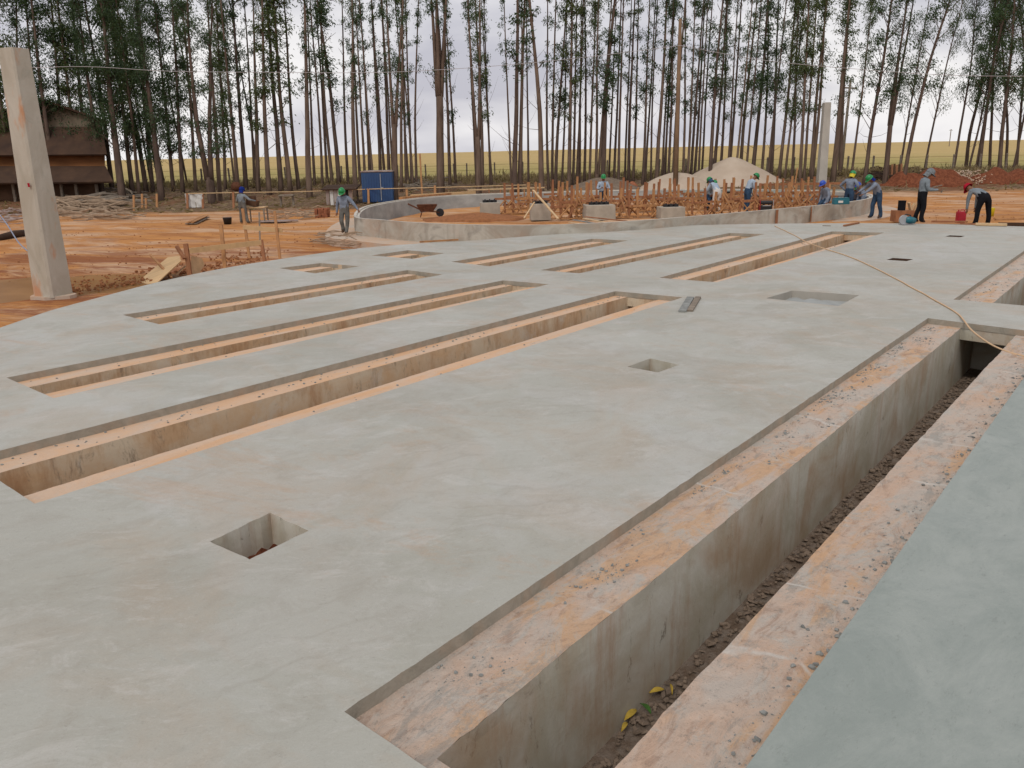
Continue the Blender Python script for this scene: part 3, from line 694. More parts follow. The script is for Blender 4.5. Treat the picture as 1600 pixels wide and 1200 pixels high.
ORD = ['first', 'second', 'third', 'fourth', 'fifth', 'sixth', 'seventh', 'eighth', 'ninth', 'tenth', 'eleventh', 'twelfth', 'thirteenth', 'fourteenth', 'fifteenth', 'sixteenth']
rows = [('nearest', [(872+i*16+rnd.uniform(-6, 6), lerp(343, 332, i/28)) for i in range(29)]),
        ('middle', [(790+i*15+rnd.uniform(-6, 6), lerp(335, 324, i/33)) for i in range(34)]),
        ('farthest', [(800+i*15+rnd.uniform(-6, 6), lerp(327, 318, i/31)) for i in range(32)])]
for rn, lst in rows:
    used = {}
    for (px, py) in lst:
        L = min(lm, key=lambda t: abs(t[0]-px)); side = 'left' if px < L[0] else 'right'
        used.setdefault((L[1], side), []).append((abs(px-L[0]), px, py))
    for (ln, side), v in used.items():
        for k, (dd, px, py) in enumerate(sorted(v)):
            p = onz(px, py, -.35); o = copy_tree(protos[rnd.randrange(6)])
            o.location = (p.x, p.y, -.35); o.rotation_euler = (rnd.uniform(-.05, .05), rnd.uniform(-.05, .05), rnd.uniform(-.5, .5)+(math.pi if rnd.random() < .3 else 0)); s_ = rnd.uniform(.85, 1.2); o.scale = (1, 1, s_)
            o['label'] = '%s formwork prop to the %s of the %s, %s row' % (ORD[min(k, 15)], side, ln, rn)
for o in protos:
    for ch in list(o.children): bpy.data.objects.remove(ch)
    bpy.data.objects.remove(o)
# raised plank on posts at left, diagonal brace
def seg3(x0, y0, x1, y1, d0, d1, wd, th, m, name, lab, cat='plank'):
    return plank(atd(x0, y0, d0), atd(x1, y1, d1), wd, th, m, name, lab, cat)
o = empty('trestle', onz(790, 320, -.35), 0, 'long raised plank on thin posts behind the leftmost pedestal', 'trestle')
base = Vector(o.location); dd = depth_of(base)
g = MB(); g.bar(atd(731, 297, dd)-base, atd(850, 293, dd+1)-base, .3, .06); g.build('plank', m_woodp, o)
for x in (764, 782, 797, 809, 819, 832, 843):
    a = atd(x, 296, dd); g = MB(); g.bar(a-base, Vector((a.x, a.y, -.35))-base, .07, .07); g.build('post', m_wood if x % 2 else m_wood2, o)
seg3(833, 297, 872, 342, 36.5, 34.6, .09, .04, m_woodp, 'brace_board', 'pale diagonal board leaning across the second pedestal', 'plank')
seg3(835, 316, 819, 341, 36, 35, .06, .04, m_woodp, 'brace_board', 'short pale board leaning the other way, left of the second pedestal', 'plank')
# green-grey formwork boards before the far wall, with dark gaps
pan = empty('board_wall', onz(1190, 318, -.35), 0, 'long green-grey formwork boards along the far wall right of the sand', 'formwork')
base = Vector(pan.location)
for (x0, x1, yt, yb_, m_) in [(1050, 1190, 298, 304, m_panel), (1192, 1330, 297, 305, m_panel), (1060, 1330, 305.5, 309, m_ringin), (1192, 1330, 309, 320, m_ringtop2)]:
    d_ = 45.0; g = MB(); a, b_, c_, e_ = atd(x0, yb_, d_), atd(x1, yb_-1, d_-.5), atd(x1, yt-1, d_-.5), atd(x0, yt, d_); off_ = Vector((0, .06, 0))
    g.add([v-base for v in (a, b_, c_, e_)]+[v-base+off_ for v in (a, b_, c_, e_)], [(0, 1, 2, 3), (7, 6, 5, 4), (0, 4, 5, 1), (1, 5, 6, 2), (2, 6, 7, 3), (3, 7, 4, 0)]); g.build('board', m_, pan)
for x0, x1, y0, y1 in [(1135, 1146, 299, 303), (1160, 1166, 307, 316), (1179, 1187, 299, 302), (1178, 1187, 306, 312), (1141, 1146, 309, 318), (1178, 1186, 313, 319)]:
    d_ = 44.6; g = MB(); c_ = atd((x0+x1)/2, (y0+y1)/2, d_)-base; g.box(c_, ((x1-x0)/FPX*d_, .05, (y1-y0)/FPX*d_)); g.build('opening', m_dark, pan)
o = empty('rail', atd(1190, 288, 46), 0, 'long brown timber rail on stakes behind the far wall', 'rail'); base = Vector(o.location)
g = MB(); g.bar(atd(1190, 288.5, 46)-base, atd(1335, 286, 46)-base, .1, .12); g.build('board', m_wood2, o)
for x in (1197, 1212, 1232, 1272, 1296):
    a = atd(x, 287 if x != 1272 else 280, 45.9); g = MB(); g.bar(a-base, atd(x+.5, 330, 45.9)-base, .1, .07); g.build('stake', m_wood, o)
for i, (x, yt, yb_) in enumerate([(1231, 300, 331), (1212, 290, 330), (1251, 303, 322), (1272, 283, 318), (1298, 300, 318)]):
    pass
# ------------------------------------------------------------ posts and poles
def shaft(name, xb, yb_, wb, xt, yt, wt, m, lab, cat, square=True, z=None, depth=None, taper_y=1.0):
    p = hit(xb, yb_) if z is None else onz(xb, yb_, z)
    if depth: p = atd(xb, yb_, depth)
    d = depth_of(p); t = atd(xt, yt, d); v = t-p
    # keep it standing: drop the part of the lean that only comes from perspective
    o = empty(name, p, 0, lab, cat); g = MB()
    rb, rt_ = wb/FPX*d/2, wt/FPX*d/2
    return o, v, rb, rt_, d
def vert_top(p, yt):
    d = ray(800, 600)
    lo_, hi_ = p.z, p.z+40
    for _ in range(40):
        z = (lo_+hi_)/2; q_ = Vector((p.x, p.y, z))-EYE; y = 600-FPX*q_.dot(UP)/q_.dot(FW)
        if y > yt: lo_ = z
        else: hi_ = z
    return Vector((p.x, p.y, (lo_+hi_)/2))
def pxof(P):
    q_ = Vector(P)-EYE; return 800+FPX*q_.dot(RT)/q_.dot(FW), 600-FPX*q_.dot(UP)/q_.dot(FW)
p = onz(84, 462, -.58); top = vert_top(p, 76)
# lean chosen so the top lands where the photograph has it
bx = 0
for _ in range(20):
    x_, y_ = pxof(top); top.x += (21-x_)/FPX*depth_of(top); top.z += (y_-76)/FPX*depth_of(top)
d = depth_of(p); wb = 50/FPX*d; wt = 40/FPX*depth_of(top)*.98
o = empty('concrete_post', p, 0, 'big square concrete post leaning left beside the puddle', 'post')
g = MB(); v = top-p; n_ = 14; vs = []; cc = .16
for k in range(n_+1):
    t = k/n_; w_ = lerp(wb, wt, t)*.5; c = v*t
    rot = Matrix.Rotation(R(-22), 2)
    for (a_, b__) in ((-1, -1+cc), (-1+cc, -1), (1-cc, -1), (1, -1+cc), (1, 1-cc), (1-cc, 1), (-1+cc, 1), (-1, 1-cc)):
        q_ = rot @ Vector((a_, b__)); vs.append((c.x+q_.x*w_*.82, c.y+q_.y*w_*.82, c.z+.0))
g.add(vs, [(k*8+j, k*8+(j+1) % 8, (k+1)*8+(j+1) % 8, (k+1)*8+j) for k in range(n_) for j in range(8)]+[tuple(n_*8+j for j in range(8))]); g.build('shaft', m_post, o)
g = MB(); rr_ = random.Random(5)
pl = [(math.cos(a)*.55*rr_.uniform(.8, 1.1), math.sin(a)*.36*rr_.uniform(.8, 1.1)-.05) for a in [k*.5236 for k in range(12)]]
g.prism(pl, -.12, .03); g.build('base_mortar', m_ledge2, o)
g = MB(); mk = v*.47; s_ = wb*.5*.82
fc = rot @ Vector((.55, -1.02)); g.box((mk.x+fc.x*s_, mk.y+fc.y*s_, mk.z), (.06, .01, .09), Matrix.Rotation(R(-22), 3, 'Z')); g.build('red_mark', m_redc, o)
p = hit(1283, 288.5); d = depth_of(p); top = atd(1292, 160, d)
o = empty('concrete_post', p, 0, 'pale slender concrete post among the trees at right', 'post'); g = MB(); v = top-p
w0, w1 = 13/FPX*d, 10.5/FPX*d
vs = [(sx*w0/2, sy*w0/2, -.2) for sx, sy in ((-1, -1), (1, -1), (1, 1), (-1, 1))]+[(v.x+sx*w1/2, v.y+sy*w1/2, v.z) for sx, sy in ((-1, -1), (1, -1), (1, 1), (-1, 1))]
g.add(vs, [(0, 1, 5, 4), (1, 2, 6, 5), (2, 3, 7, 6), (3, 0, 4, 7), (4, 5, 6, 7), (3, 2, 1, 0)]); g.build('shaft', m_postb, o, False, .03)
p = hit(1055, 300); d = depth_of(p); top = atd(1063, 30, d); v = top-p
o = empty('utility_pole', p, 0, 'tall bare brown wooden pole standing before the tree row', 'pole')
g = MB(); g.tube([(0, 0, -.3), v*.5, v], [8.5/FPX*d/2, 7/FPX*d/2, 5/FPX*d/2], 10); g.build('shaft', m_wood2p if 'm_wood2p' in globals() else simple('brown_pole_wood', (.235, .145, .085), .9, .4, 3, (1, 1, .2), .3), o, True)
p = hit(1314, 268); d = depth_of(p); top = atd(1329, 126, d); v = top-p
o = empty('utility_pole', p, 0, 'thin pole with a crossarm between the trees at right', 'pole')
g = MB(); g.tube([(0, 0, -.2), v], [.14, .1], 8); g.build('shaft', m_woodg, o, True)
g = MB(); a, b_ = atd(1318, 137, d)-p, atd(1339, 138, d)-p; g.bar(a, b_, .12, .12); g.build('crossarm', m_woodg, o)
p = hit(1483, 222); dd_ = 230; p = atd(1484, 220, dd_); o = empty('utility_pole', p-Vector((0, 0, .5)), 0, 'tiny distant pole standing far out in the field', 'pole')
g = MB(); g.tube([(0, 0, -1), (0, 0, 3.6)], .12, 6); g.bar((-.5, 0, 3.3), (.5, 0, 3.3), .1, .1); g.build('shaft', m_woodg, o)
# overhead wires through the trees
for k, (pts_, lab) in enumerate([([(0, 108), (130, 104), (260, 111), (420, 113), (600, 113), (760, 104), (900, 91), (1063, 71)], 'long sagging wire running from the left edge to the tall pole'),
                                 ([(1063, 71), (1200, 95), (1380, 111), (1500, 118), (1640, 119)], 'thin wire running from the tall pole to the right edge')]):
    P_ = spline([atd(x, y, 44) for x, y in pts_], 5); g = MB(); g.tube(P_, .012, 4); tag(g.build('overhead_wire', m_wire), lab, 'wire')
# ------------------------------------------------------------ eucalyptus trees
def make_tree(seed, Ht, z0, nb, spread, leafn, leafsig, fork=None, leafm=None, barkm=None, kink=.026, r0=.165):
    r_ = random.Random(seed); root = empty('eucalyptus_tree', (0, 0, -60), 0, 'tree', 'tree', 'eucalyptus trees in the row behind the site')
    T = MB(); L_ = MB(); stems = []
    def stem(start, dirv, length, ra, rb):
        n = max(4, int(length/1.1)); P_ = []; p = Vector(start); d_ = Vector(dirv).normalized()
        for k in range(n+1):
            P_.append(p.copy()); d_ = (d_+Vector((r_.gauss(0, kink*.5), r_.gauss(0, kink*.5), .06))).normalized(); p = p+d_*length/n
        rads = [lerp(ra, rb, (k/n)**.85) for k in range(n+1)]
        T.tube(P_, rads, 8); stems.append((P_, rads)); return P_
    if fork is None:
        stem((0, 0, -.3), (0, 0, 1), Ht, r0, .035)
    else:
        zf, nf = fork; P_ = stem((0, 0, -.3), (0, 0, 1), zf, r0*1.0, r0*.85); e = P_[-1]; stems.clear()
        for k in range(nf):
            a = k*6.283/nf+r_.uniform(-.4, .4); s_ = .045
            stem(e-Vector((0, 0, .15))+Vector((math.cos(a), math.sin(a), 0))*r0*.4, (math.cos(a)*s_*1.6, math.sin(a)*s_, 1), Ht-zf, r0*.60, .03)
    wind = Vector((.55, 0, -.55))
    def leaves(c, n, sig):
        n = int(n*1.45)
        for _ in range(n):
            p = c+Vector((r_.gauss(0, sig), r_.gauss(0, sig), r_.gauss(0, sig*.75)))
            d_ = (wind+Vector((r_.gauss(0, .5), r_.gauss(0, .5), r_.gauss(0, .4)))).normalized()*r_.uniform(.13, .27)
            s_ = d_.cross(Vector((r_.gauss(0, 1), r_.gauss(0, 1), r_.gauss(0, 1)))).normalized()*r_.uniform(.024, .044)
            L_.add([p, p+d_*.45+s_, p+d_, p+d_*.45-s_], [(0, 1, 2, 3)])
    for _ in range(nb):
        P_, rads = r_.choice(stems); k0 = [k for k in range(len(P_)) if P_[k].z > z0]
        if not k0: continue
        k = r_.choice(k0); b0 = P_[k].lerp(P_[min(k+1, len(P_)-1)], r_.random()); a = r_.uniform(0, 6.283)
        top_f = (b0.z-z0)/max(1, Ht-z0); Lb = spread*r_.uniform(.45, 1.15)*(1-.45*top_f)
        d_ = Vector((math.cos(a), math.sin(a)*.8, r_.uniform(.8, 1.7))).normalized()
        m_ = b0+d_*Lb*.55; e_ = m_+(d_+Vector((0, 0, r_.uniform(-.5, .5)))).normalized()*Lb*.45
        T.tube([b0, m_, e_], [.028, .018, .008], 4, 0, False)
        dead = r_.random() < .18
        if not dead:
            leaves(e_, int(leafn*r_.uniform(.5, 1.3)), leafsig*r_.uniform(.7, 1.2))
            if r_.random() < .65: leaves(m_.lerp(e_, .3)+Vector((r_.gauss(0, .2), r_.gauss(0, .2), r_.gauss(0, .25))), int(leafn*.5), leafsig*.8)
        # twigs
        for _k in range(2):
            a2_ = r_.uniform(0, 6.283); q_ = m_+Vector((math.cos(a2_)*.5, math.sin(a2_)*.5, r_.uniform(.1, .7)))*Lb*.35; T.tube([m_, q_], [.013, .006], 3, 0, False)
            if not dead and r_.random() < .6: leaves(q_, int(leafn*.35), leafsig*.6)
    # bare thin dead branches low on the trunk
    for _ in range(r_.randint(1, 5)):
        P_, rads = r_.choice(stems); z_ = r_.uniform(2, z0+1.5); k = min(range(len(P_)), key=lambda i: abs(P_[i].z-z_)); a = r_.uniform(0, 6.283); b0 = P_[k]
        d_ = Vector((math.cos(a), math.sin(a), r_.uniform(.2, 1.2))); Lb = r_.uniform(.5, 1.7); T.tube([b0, b0+d_*Lb*.5, b0+d_*Lb+Vector((0, 0, .2))], [.02, .012, .005], 3, 0, False)
    T.build('trunk', barkm or m_bark, root, True); L_.build('crown', leafm or m_leaf, root)
    return root
BKS = [m_bark, m_bark2, m_bark]
SP = [make_tree(100+i, 17, (4.5, 6, 5.2, 7, 3.6, 6.2)[i % 6], 17, 1.0, 28, .19, None, [m_leaf, m_leaf, m_leaf2][i % 3], BKS[i % 3]) for i in range(8)]
MD = [make_tree(200+i, 17, (3.2, 4.2, 5.0, 3.6)[i % 4], 34, 1.4, 42, .25, None, [m_leaf, m_leaf2, m_leaf][i % 3], BKS[i % 3]) for i in range(5)]
DN = [make_tree(300+i, 17, (1.6, 2.4, 1.9)[i % 3], 74, 2.0, 66, .36, None, [m_leaf, m_leaf2][i % 2], m_bark) for i in range(4)]
WD = [make_tree(700+i, 17, (2.6, 3.4, 4.0, 3.0)[i], 46, 2.7, 46, .30, None, [m_leaf, m_leaf2][i % 2], m_bark, .06) for i in range(4)]
BS = [make_tree(600+i, 17, (3.6, 4.8)[i % 2], 22, 1.15, 34, .22, None, m_leaf, m_bark2, .04, .30) for i in range(3)]
BD = [make_tree(650+i, 17, (1.9, 2.8)[i % 2], 72, 2.1, 66, .38, None, m_leaf, m_bark, .04, .30) for i in range(3)]
FK = [make_tree(400+i, 17, 4.8, 30, 1.3, 32, .22, (z_, nf), m_leaf, m_bark2, .035, .33) for i, (z_, nf) in enumerate([(6.6, 4), (5.6, 2), (4.2, 2), (1.2, 2)])]
FD = [make_tree(500+i, 17, 2.3, 52, 1.7, 50, .33, (z_, nf), m_leaf, m_bark, .06, .33) for i, (z_, nf) in enumerate([(2.0, 2), (4.5, 3)])]
# x at base, y at base, x at top of the photo, trunk width in px at the base, kind
TR = []
def T(s): TR.extend(s)
T([(192,315,148,16,'D'),(161,311,120,11,'D'),(229,300,192,8,'D'),(239,301,208,9,'D'),(253,315,214,14,'D'),(271,299,240,7,'D'),(286,301,262,7,'M'),(306,298,286,6,'M'),(332,317,302,20,'FD0'),(344,313,322,10,'M'),
   (352,298,337,6,'D'),(372,299,348,9,'M'),(385,297,368,8,'M'),(398,293,380,5,'S'),(404,302,392,10,'M'),(421,304,402,9,'M'),(439,301,415,9,'S'),(454,300,425,9,'M'),(467,297,440,7,'S'),(484,309,472,14,'M'),
   (492,292,480,5,'S'),(504,293,487,5,'S'),(512,290,493,5,'S'),(520,291,489,6,'S'),(530,292,508,8,'M'),(544,290,532,5,'S'),(556,308,546,11,'S'),(563,290,551,5,'S'),(571,290,557,5,'S'),(579,289,562,6,'S'),
   (595,289,578,6,'S'),(602,289,585,5,'S'),(609,289,596,6,'S'),(618,316,614,13,'FK1'),(627,300,623,6,'S'),(635,291,629,5,'S'),(643,291,636,5,'S'),(651,291,644,5,'S'),(689,306,683,17,'FK0'),(703,292,690,6,'S'),
   (712,289,697,5,'S'),(748,306,745,13,'FK2'),(754,291,748,6,'M'),(803,308,800,10,'S'),(811,306,821,8,'S'),(846,309,841,10,'S'),(857,297,853,5,'S'),(863,294,868,5,'S'),(868,295,879,6,'M'),(878,294,890,4,'S'),
   (889,296,894,7,'M'),(895,294,899,5,'S'),(901,293,908,5,'S'),(906,291,910,4,'S'),(913,288,916,5,'S'),(921,288,931,5,'M'),(932,294,945,9,'FK3'),(941,296,955,9,'M'),(951,286,964,4,'S'),(959,288,966,5,'S'),
   (966,297,975,5,'S'),(982,286,990,6,'S'),(989,284,1001,5,'S'),(1004,289,1020,5,'M'),(1017,283,1022,2.5,'S'),(1025,289,1037,7,'S'),(1034,282,1048,4,'S'),(1039,283,1053,4,'S'),(1044,286,1057,5,'M'),(1051,288,1066,6,'S'),
   (1067,284,1077,5,'S'),(1074,284,1088,5,'S'),(1079,282,1099,5,'S'),(1085,280,1106,5,'M'),(1096,279,1113,4,'S'),(1109,288,1128,7,'M'),(1116,280,1134,5,'S'),(1125,277,1142,5,'M'),(1139,277,1158,5,'S'),(1156,274,1180,6,'M'),
   (1175,278,1200,7,'M'),(1190,276,1209,5,'S'),(1205,277,1222,6,'M'),(1217,279,1245,6,'M'),(1237,281,1260,5,'D'),(1250,284,1263,6,'M'),(1256,282,1277,5,'M'),(1266,281,1291,6,'M'),(1268,281,1299,6,'S'),(1301,284,1334,12,'M'),
   (1312,275,1326,7,'M'),(1330,278,1364,4,'M'),(1350,290,1389,7,'M'),(1382,290,1416,9,'FD1'),(1411,291,1447,7,'D'),(1508,266,1533,6,'D'),(1530,270,1549,6,'M'),(1546,268,1562,5,'D'),(1561,274,1577,7,'M'),(1572,265,1592,5,'D'),
   (1588,266,1606,5,'D'),(1604,272,1630,6,'D'),(1622,268,1650,5,'M'),(1646,270,1676,7,'D'),
   (18,312,5,8,'D'),(38,312,22,7,'M'),(62,310,42,7,'D'),(86,312,58,9,'M'),(104,308,82,7,'D'),(122,308,95,7,'M'),(140,306,112,8,'D'),(-20,312,-38,8,'D'),(176,303,134,8,'M'),(207,303,170,8,'D'),(218,306,184,6,'M')])
rx = random.Random(41)
for k in range(56):
    x = rx.uniform(180, 1240) if k < 46 else rx.uniform(1240, 1640)
    if any(abs(x-t[0]) < 2.2 for t in TR) or 1272 < x < 1318: continue
    xt = x+(x-860)*.085+rx.uniform(-7, 7); TR.append((round(x, 1), lerp(291, 279, max(0, (x-700)/600)) if x < 1350 else 270, round(xt), rx.choice((2.4, 3, 3.5, 4.2)), 'S' if 420 < x < 1150 else rx.choice('SM')))
TR.sort(key=lambda t: t[0])
pools = {'S': SP, 'M': MD, 'D': DN}
marks = [(55, 'brown shed'), (305, 'white sack screen'), (380, 'worker in the blue hood'), (535, 'tin shack'), (592, 'blue container'), (735, 'raised plank'), (942, 'worker facing us in the ring'), (1055, 'tall wooden pole'), (1165, 'sand pile peak'), (1287, 'slender concrete post'), (1370, 'worker in jeans'), (1442, 'man in the grey cap'), (1530, 'bent man in the red cap')]
grp = {}
for t in TR:
    L = min(marks, key=lambda q_: abs(q_[0]-t[0])); sd = 'left' if t[0] < L[0] else 'right'; grp.setdefault((L[1], sd), []).append((abs(t[0]-L[0]), t))
lab_of = {}
for (ln, sd), v in grp.items():
    for k, (dd_, t) in enumerate(sorted(v)):
        look = 'thick-trunked' if t[3] >= 12 else 'slender' if t[3] >= 6 else 'very thin'
        if t[4][0] == 'F': look = 'forked thick' if t[3] >= 10 else 'forked'
        lab_of[t] = '%s eucalyptus, %s trunk to the %s of the %s' % (look, ORD[min(k, 15)], sd, ln)
tr_ = random.Random(99)
DEPTHS = {}
for t in TR:
    xb, yb_, xt, wpx, kd = t
    p = hit(xb, yb_, 30); d = depth_of(p); top = atd(xt, 0, d); v = top-p; s_ = (wpx/FPX*d/2)/.165
    if kd[0] == 'F': src = {'FK': FK, 'FD': FD}[kd[:2]][int(kd[2])]; s_ *= .38
    elif xb > 1340 and s_ < 1.6: src = tr_.choice(WD)
    elif s_ > 1.25: src = tr_.choice(BD if kd == 'D' else BS); s_ *= .44
    else: src = tr_.choice(pools[kd])
    o = copy_tree(src); o.location = p
    s_xy = max(.45, s_)
    o.scale = (1, 1, 1)
    for ch in o.children:
        if ch.name.startswith('trunk') and kd[0] != 'F': ch.scale = (s_xy*.5+.5 if False else 1, 1, 1)
    az = tr_.choice((0, math.pi)) if kd[0] == 'F' else tr_.uniform(0, 6.283)
    if kd[0] == 'F': az = 0
    qv = Vector((0, 0, 1)).rotation_difference(v.normalized()).to_matrix().to_4x4()
    o.matrix_world = Matrix.Translation(p) @ qv @ Matrix.Rotation(az, 4, 'Z') @ Matrix.Diagonal((*(max(.55, min(1.9, s_)),)*2, tr_.uniform(.93, 1.08), 1))
    o['label'] = lab_of[t]
for lst in (SP, MD, DN, WD, BS, BD, FK, FD):
    for o in lst:
        for ch in list(o.children): bpy.data.objects.remove(ch)
        bpy.data.objects.remove(o)
# ------------------------------------------------------------ fence beyond the trees
fb = hit(729, 283); fe = empty('wire_fence', fb, 0, 'wire fence of thin dark posts along the edge of the dry field', 'fence'); prev = None
tops = []
for x in list(range(225, 729, 44))+[729, 773, 817, 862, 905, 948, 990, 1030, 1072, 1115, 1157, 1198, 1240, 1282, 1324, 1364, 1406, 1447, 1489, 1530, 1572, 1614]:
    xw = (x-800)/FPX; Y = 66.5-4*sm(x, 900, 1500)
    dr = ray(x, 260); k = Y/dr.y; X = dr.x*k; z = terr0(X, Y); h = 1.35
    g = MB(); g.bar((X-fb.x, Y-fb.y, z-fb.z-.1), (X-fb.x+rnd.uniform(-.05, .05), Y-fb.y, z-fb.z+h), .11, .11); g.build('post', m_woodg, fe); tops.append((X-fb.x, Y-fb.y, z-fb.z+h))
for k in range(3):
    g = MB(); g.tube([(x, y-.07, z-.15-.4*k) for x, y, z in tops], .008, 4); g.build('wire', m_rust, fe)
# dry scrub along the fence line (mass)
g = MB(); sr = random.Random(11)
for _ in range(5200):
    px = sr.uniform(60, 1640); Y = sr.gauss(65.5-4*sm(px, 900, 1500), 1.6); dr = ray(px, 265); X = dr.x*Y/dr.y; z = terr0(X, Y)
    c = Vector((X, Y, z+abs(sr.gauss(0, .16)))); 
    for _k in range(3):
        d_ = Vector((sr.gauss(0, .6), sr.gauss(0, .6), sr.uniform(.3, 1.3))).normalized()*sr.uniform(.18, .5); s_ = Vector((sr.gauss(0, 1), sr.gauss(0, 1), 0)).normalized()*.035
        g.add([c-s_, c+s_, c+d_+s_*.3, c+d_-s_*.3], [(0, 1, 2, 3)])
tag(g.build('dry_scrub', m_scrub), 'dry brown scrub and grass tufts along the fence line', 'scrub', None, 'stuff')
g = MB()
for _ in range(6000):
    px = sr.uniform(-60, 1660); Y = sr.uniform(50.5, 66); dr = ray(px, 285); X = dr.x*Y/dr.y; z = terr(X, Y)
    c = Vector((X, Y, z+.02)); d_ = Vector((sr.gauss(0, 1), sr.gauss(0, 1), sr.uniform(0, .4))).normalized()*sr.uniform(.12, .5); s_ = Vector((sr.gauss(0, 1), sr.gauss(0, 1), .5)).normalized()*sr.uniform(.02, .06)
    g.add([c-s_, c+s_, c+d_+s_, c+d_-s_], [(0, 1, 2, 3)])
tag(g.build('leaf_litter', m_scrub), 'fallen bark strips and dry leaves under the trees', 'leaf litter', None, 'stuff')
# ------------------------------------------------------------ old shed at left
p = hit(100, 318); D0 = depth_of(p)
sh = empty('shed', p, 0, 'old dark brown shed with layered sheet roofs at the left edge', 'shed'); P0 = Vector(p)
def sp_(x, y, dz=0.0): return atd(x, y, D0+dz)-P0
def sheet(name, quad, m, th=.12, extra=0):
    g = MB(); a = [Vector(q_) for q_ in quad]; nrm = (a[1]-a[0]).cross(a[2]-a[0]).normalized()*th
    n = len(a); g.add([*a, *[q_+nrm for q_ in a]], [tuple(range(n)), tuple(range(2*n-1, n-1, -1))]+[(j, n+j, n+(j+1) % n, (j+1) % n) for j in range(n)]); return g.build(name, m, sh)
BK = 9
BD_ = ray(168, 280); BD_.z = 0; BD_.normalize(); BD_ = (BD_+Vector((-.12, 0, 0))).normalized()
g = MB()
xr = 168
lo_l, lo_r = sp_(-120, 330, 1.2), sp_(158, 318, 1.2)
def wallbox(x0, x1, y0, y1, dz, depth, m, nm):
    a, b_, c_, e_ = sp_(x0, y1, dz), sp_(x1, y1, dz), sp_(x1, y0, dz), sp_(x0, y0, dz); bk = BD_*depth; g = MB()
    g.add([a, b_, c_, e_, a+bk, b_+bk, c_+bk, e_+bk], [(0, 1, 2, 3), (5, 4, 7, 6), (1, 5, 6, 2), (4, 0, 3, 7), (3, 2, 6, 7), (4, 5, 1, 0)]); return g.build(nm, m, sh)
wallbox(-160, 155, 280, 322, 1.4, BK, m_shedb, 'wall')
sheet('lower_roof', [sp_(-160, 290, 0), sp_(178, 286, 0), sp_(166, 262, 1.5), sp_(-160, 262, 1.5)], m_shedr)
wallbox(-160, 164, 240, 263, 1.6, BK-.6, m_shedo, 'orange_boarding')
sheet('upper_roof', [sp_(-160, 246, 1.0), sp_(168, 243, 1.0), sp_(160, 200, 2.6), sp_(-160, 200, 2.6)], m_shedr)
a = [sp_(-160, 201, 2.7), sp_(160, 201, 2.7), sp_(160, 190, 2.7), sp_(62, 158, 2.7), sp_(-60, 196, 2.7), sp_(-160, 196, 2.7)]
g = MB(); bk = BD_*7; g.add([*a, *[q_+bk for q_ in a]], [tuple(range(6)), tuple(range(11, 5, -1))]+[(j, 6+j, 6+(j+1) % 6, (j+1) % 6) for j in range(6)]); g.build('gable', m_shedw, sh)
for q0, q1_ in (((62, 156), (172, 193)), ((62, 156), (-62, 195))):
    a, b_ = sp_(q0[0], q0[1], 2.2), sp_(q1_[0], q1_[1], 2.2); bk = BD_*8; up_ = Vector((0, 0, .14)); g = MB()
    g.add([a, b_, b_+bk, a+bk, a+up_, b_+up_, b_+bk+up_, a+bk+up_], [(3, 2, 1, 0), (4, 5, 6, 7), (0, 1, 5, 4), (1, 2, 6, 5), (2, 3, 7, 6), (3, 0, 4, 7)]); g.build('roof', m_shedr, sh)
for x in (20, 60, 95, 118, 150):
    a = sp_(x, 288, .9); g = MB(); g.bar(a, Vector((a.x, a.y, -.2)), .16, .16); g.build('post', m_woodg, sh)
# ------------------------------------------------------------ wood heaps, debris at left
def sticks(name, lst, m, lab, cat, kind='stuff', seed=1):
    g = MB(); sr = random.Random(seed)
    for (x0, x1, y0, y1, n, Lm, r_) in lst:
        for _ in range(n):
            px = sr.uniform(x0, x1); py = sr.uniform(y0, y1); p = hit(px, py); a = sr.gauss(0, .5); L = Lm*sr.uniform(.4, 1.2); d_ = Vector((math.cos(a), math.sin(a)*.7, sr.gauss(0, .12)))
            p = p+Vector((0, 0, sr.uniform(.03, .35))); bnd = Vector((sr.gauss(0, .1), sr.gauss(0, .1), sr.gauss(0, .06)))*L
            rr_ = r_*sr.uniform(.5, 1.4); g.tube([p-d_*L/2, p+bnd, p+d_*L/2], [rr_, rr_*.9, rr_*.5], 5)
    return tag(g.build(name, m), lab, cat, None, kind)
sticks('branch_pile', [(92, 200, 305, 345, 150, 2.2, .06), (95, 170, 298, 330, 60, 3.2, .09)], m_twig, 'heap of bleached branches and offcuts in front of the shed', 'branch pile', seed=2)
sticks('branch_pile', [(105, 205, 300, 322, 40, 4.0, .13)], m_woodg, 'dark logs lying above the bleached branches', 'log pile', seed=3)
sticks('scrap_pile', [(0, 42, 332, 352, 26, 1.4, .05)], m_tin, 'jumble of grey metal and timber scrap left of the big post', 'scrap pile', seed=4)
sticks('branch_pile', [(510, 560, 372, 392, 26, 1.1, .02), (490, 530, 366, 384, 12, 1.2, .02)], m_twig, 'thin pale sticks lying at the end of the curved footing', 'branch pile', seed=5)
sticks('branch_pile', [(420, 500, 335, 344, 44, 1.2, .025)], m_twig, 'strips and twigs on the ground right of the work table', 'branch pile', seed=6)
sticks('branch_pile', [(640, 690, 286, 300, 40, 2.4, .06)], m_woodg, 'dark tangle of poles behind the ring, right of the blue container', 'pole pile', seed=7)
sticks('branch_pile', [(1358, 1400, 268, 284, 70, 1.5, .05)], m_shedr, 'dark heap of brush left of the leaning plank shelter', 'branch pile', seed=8)
sticks('branch_pile', [(1412, 1450, 268, 276, 30, 1.5, .05)], m_shedr, 'small dark heap of brush right of the plank shelter', 'branch pile', seed=9)
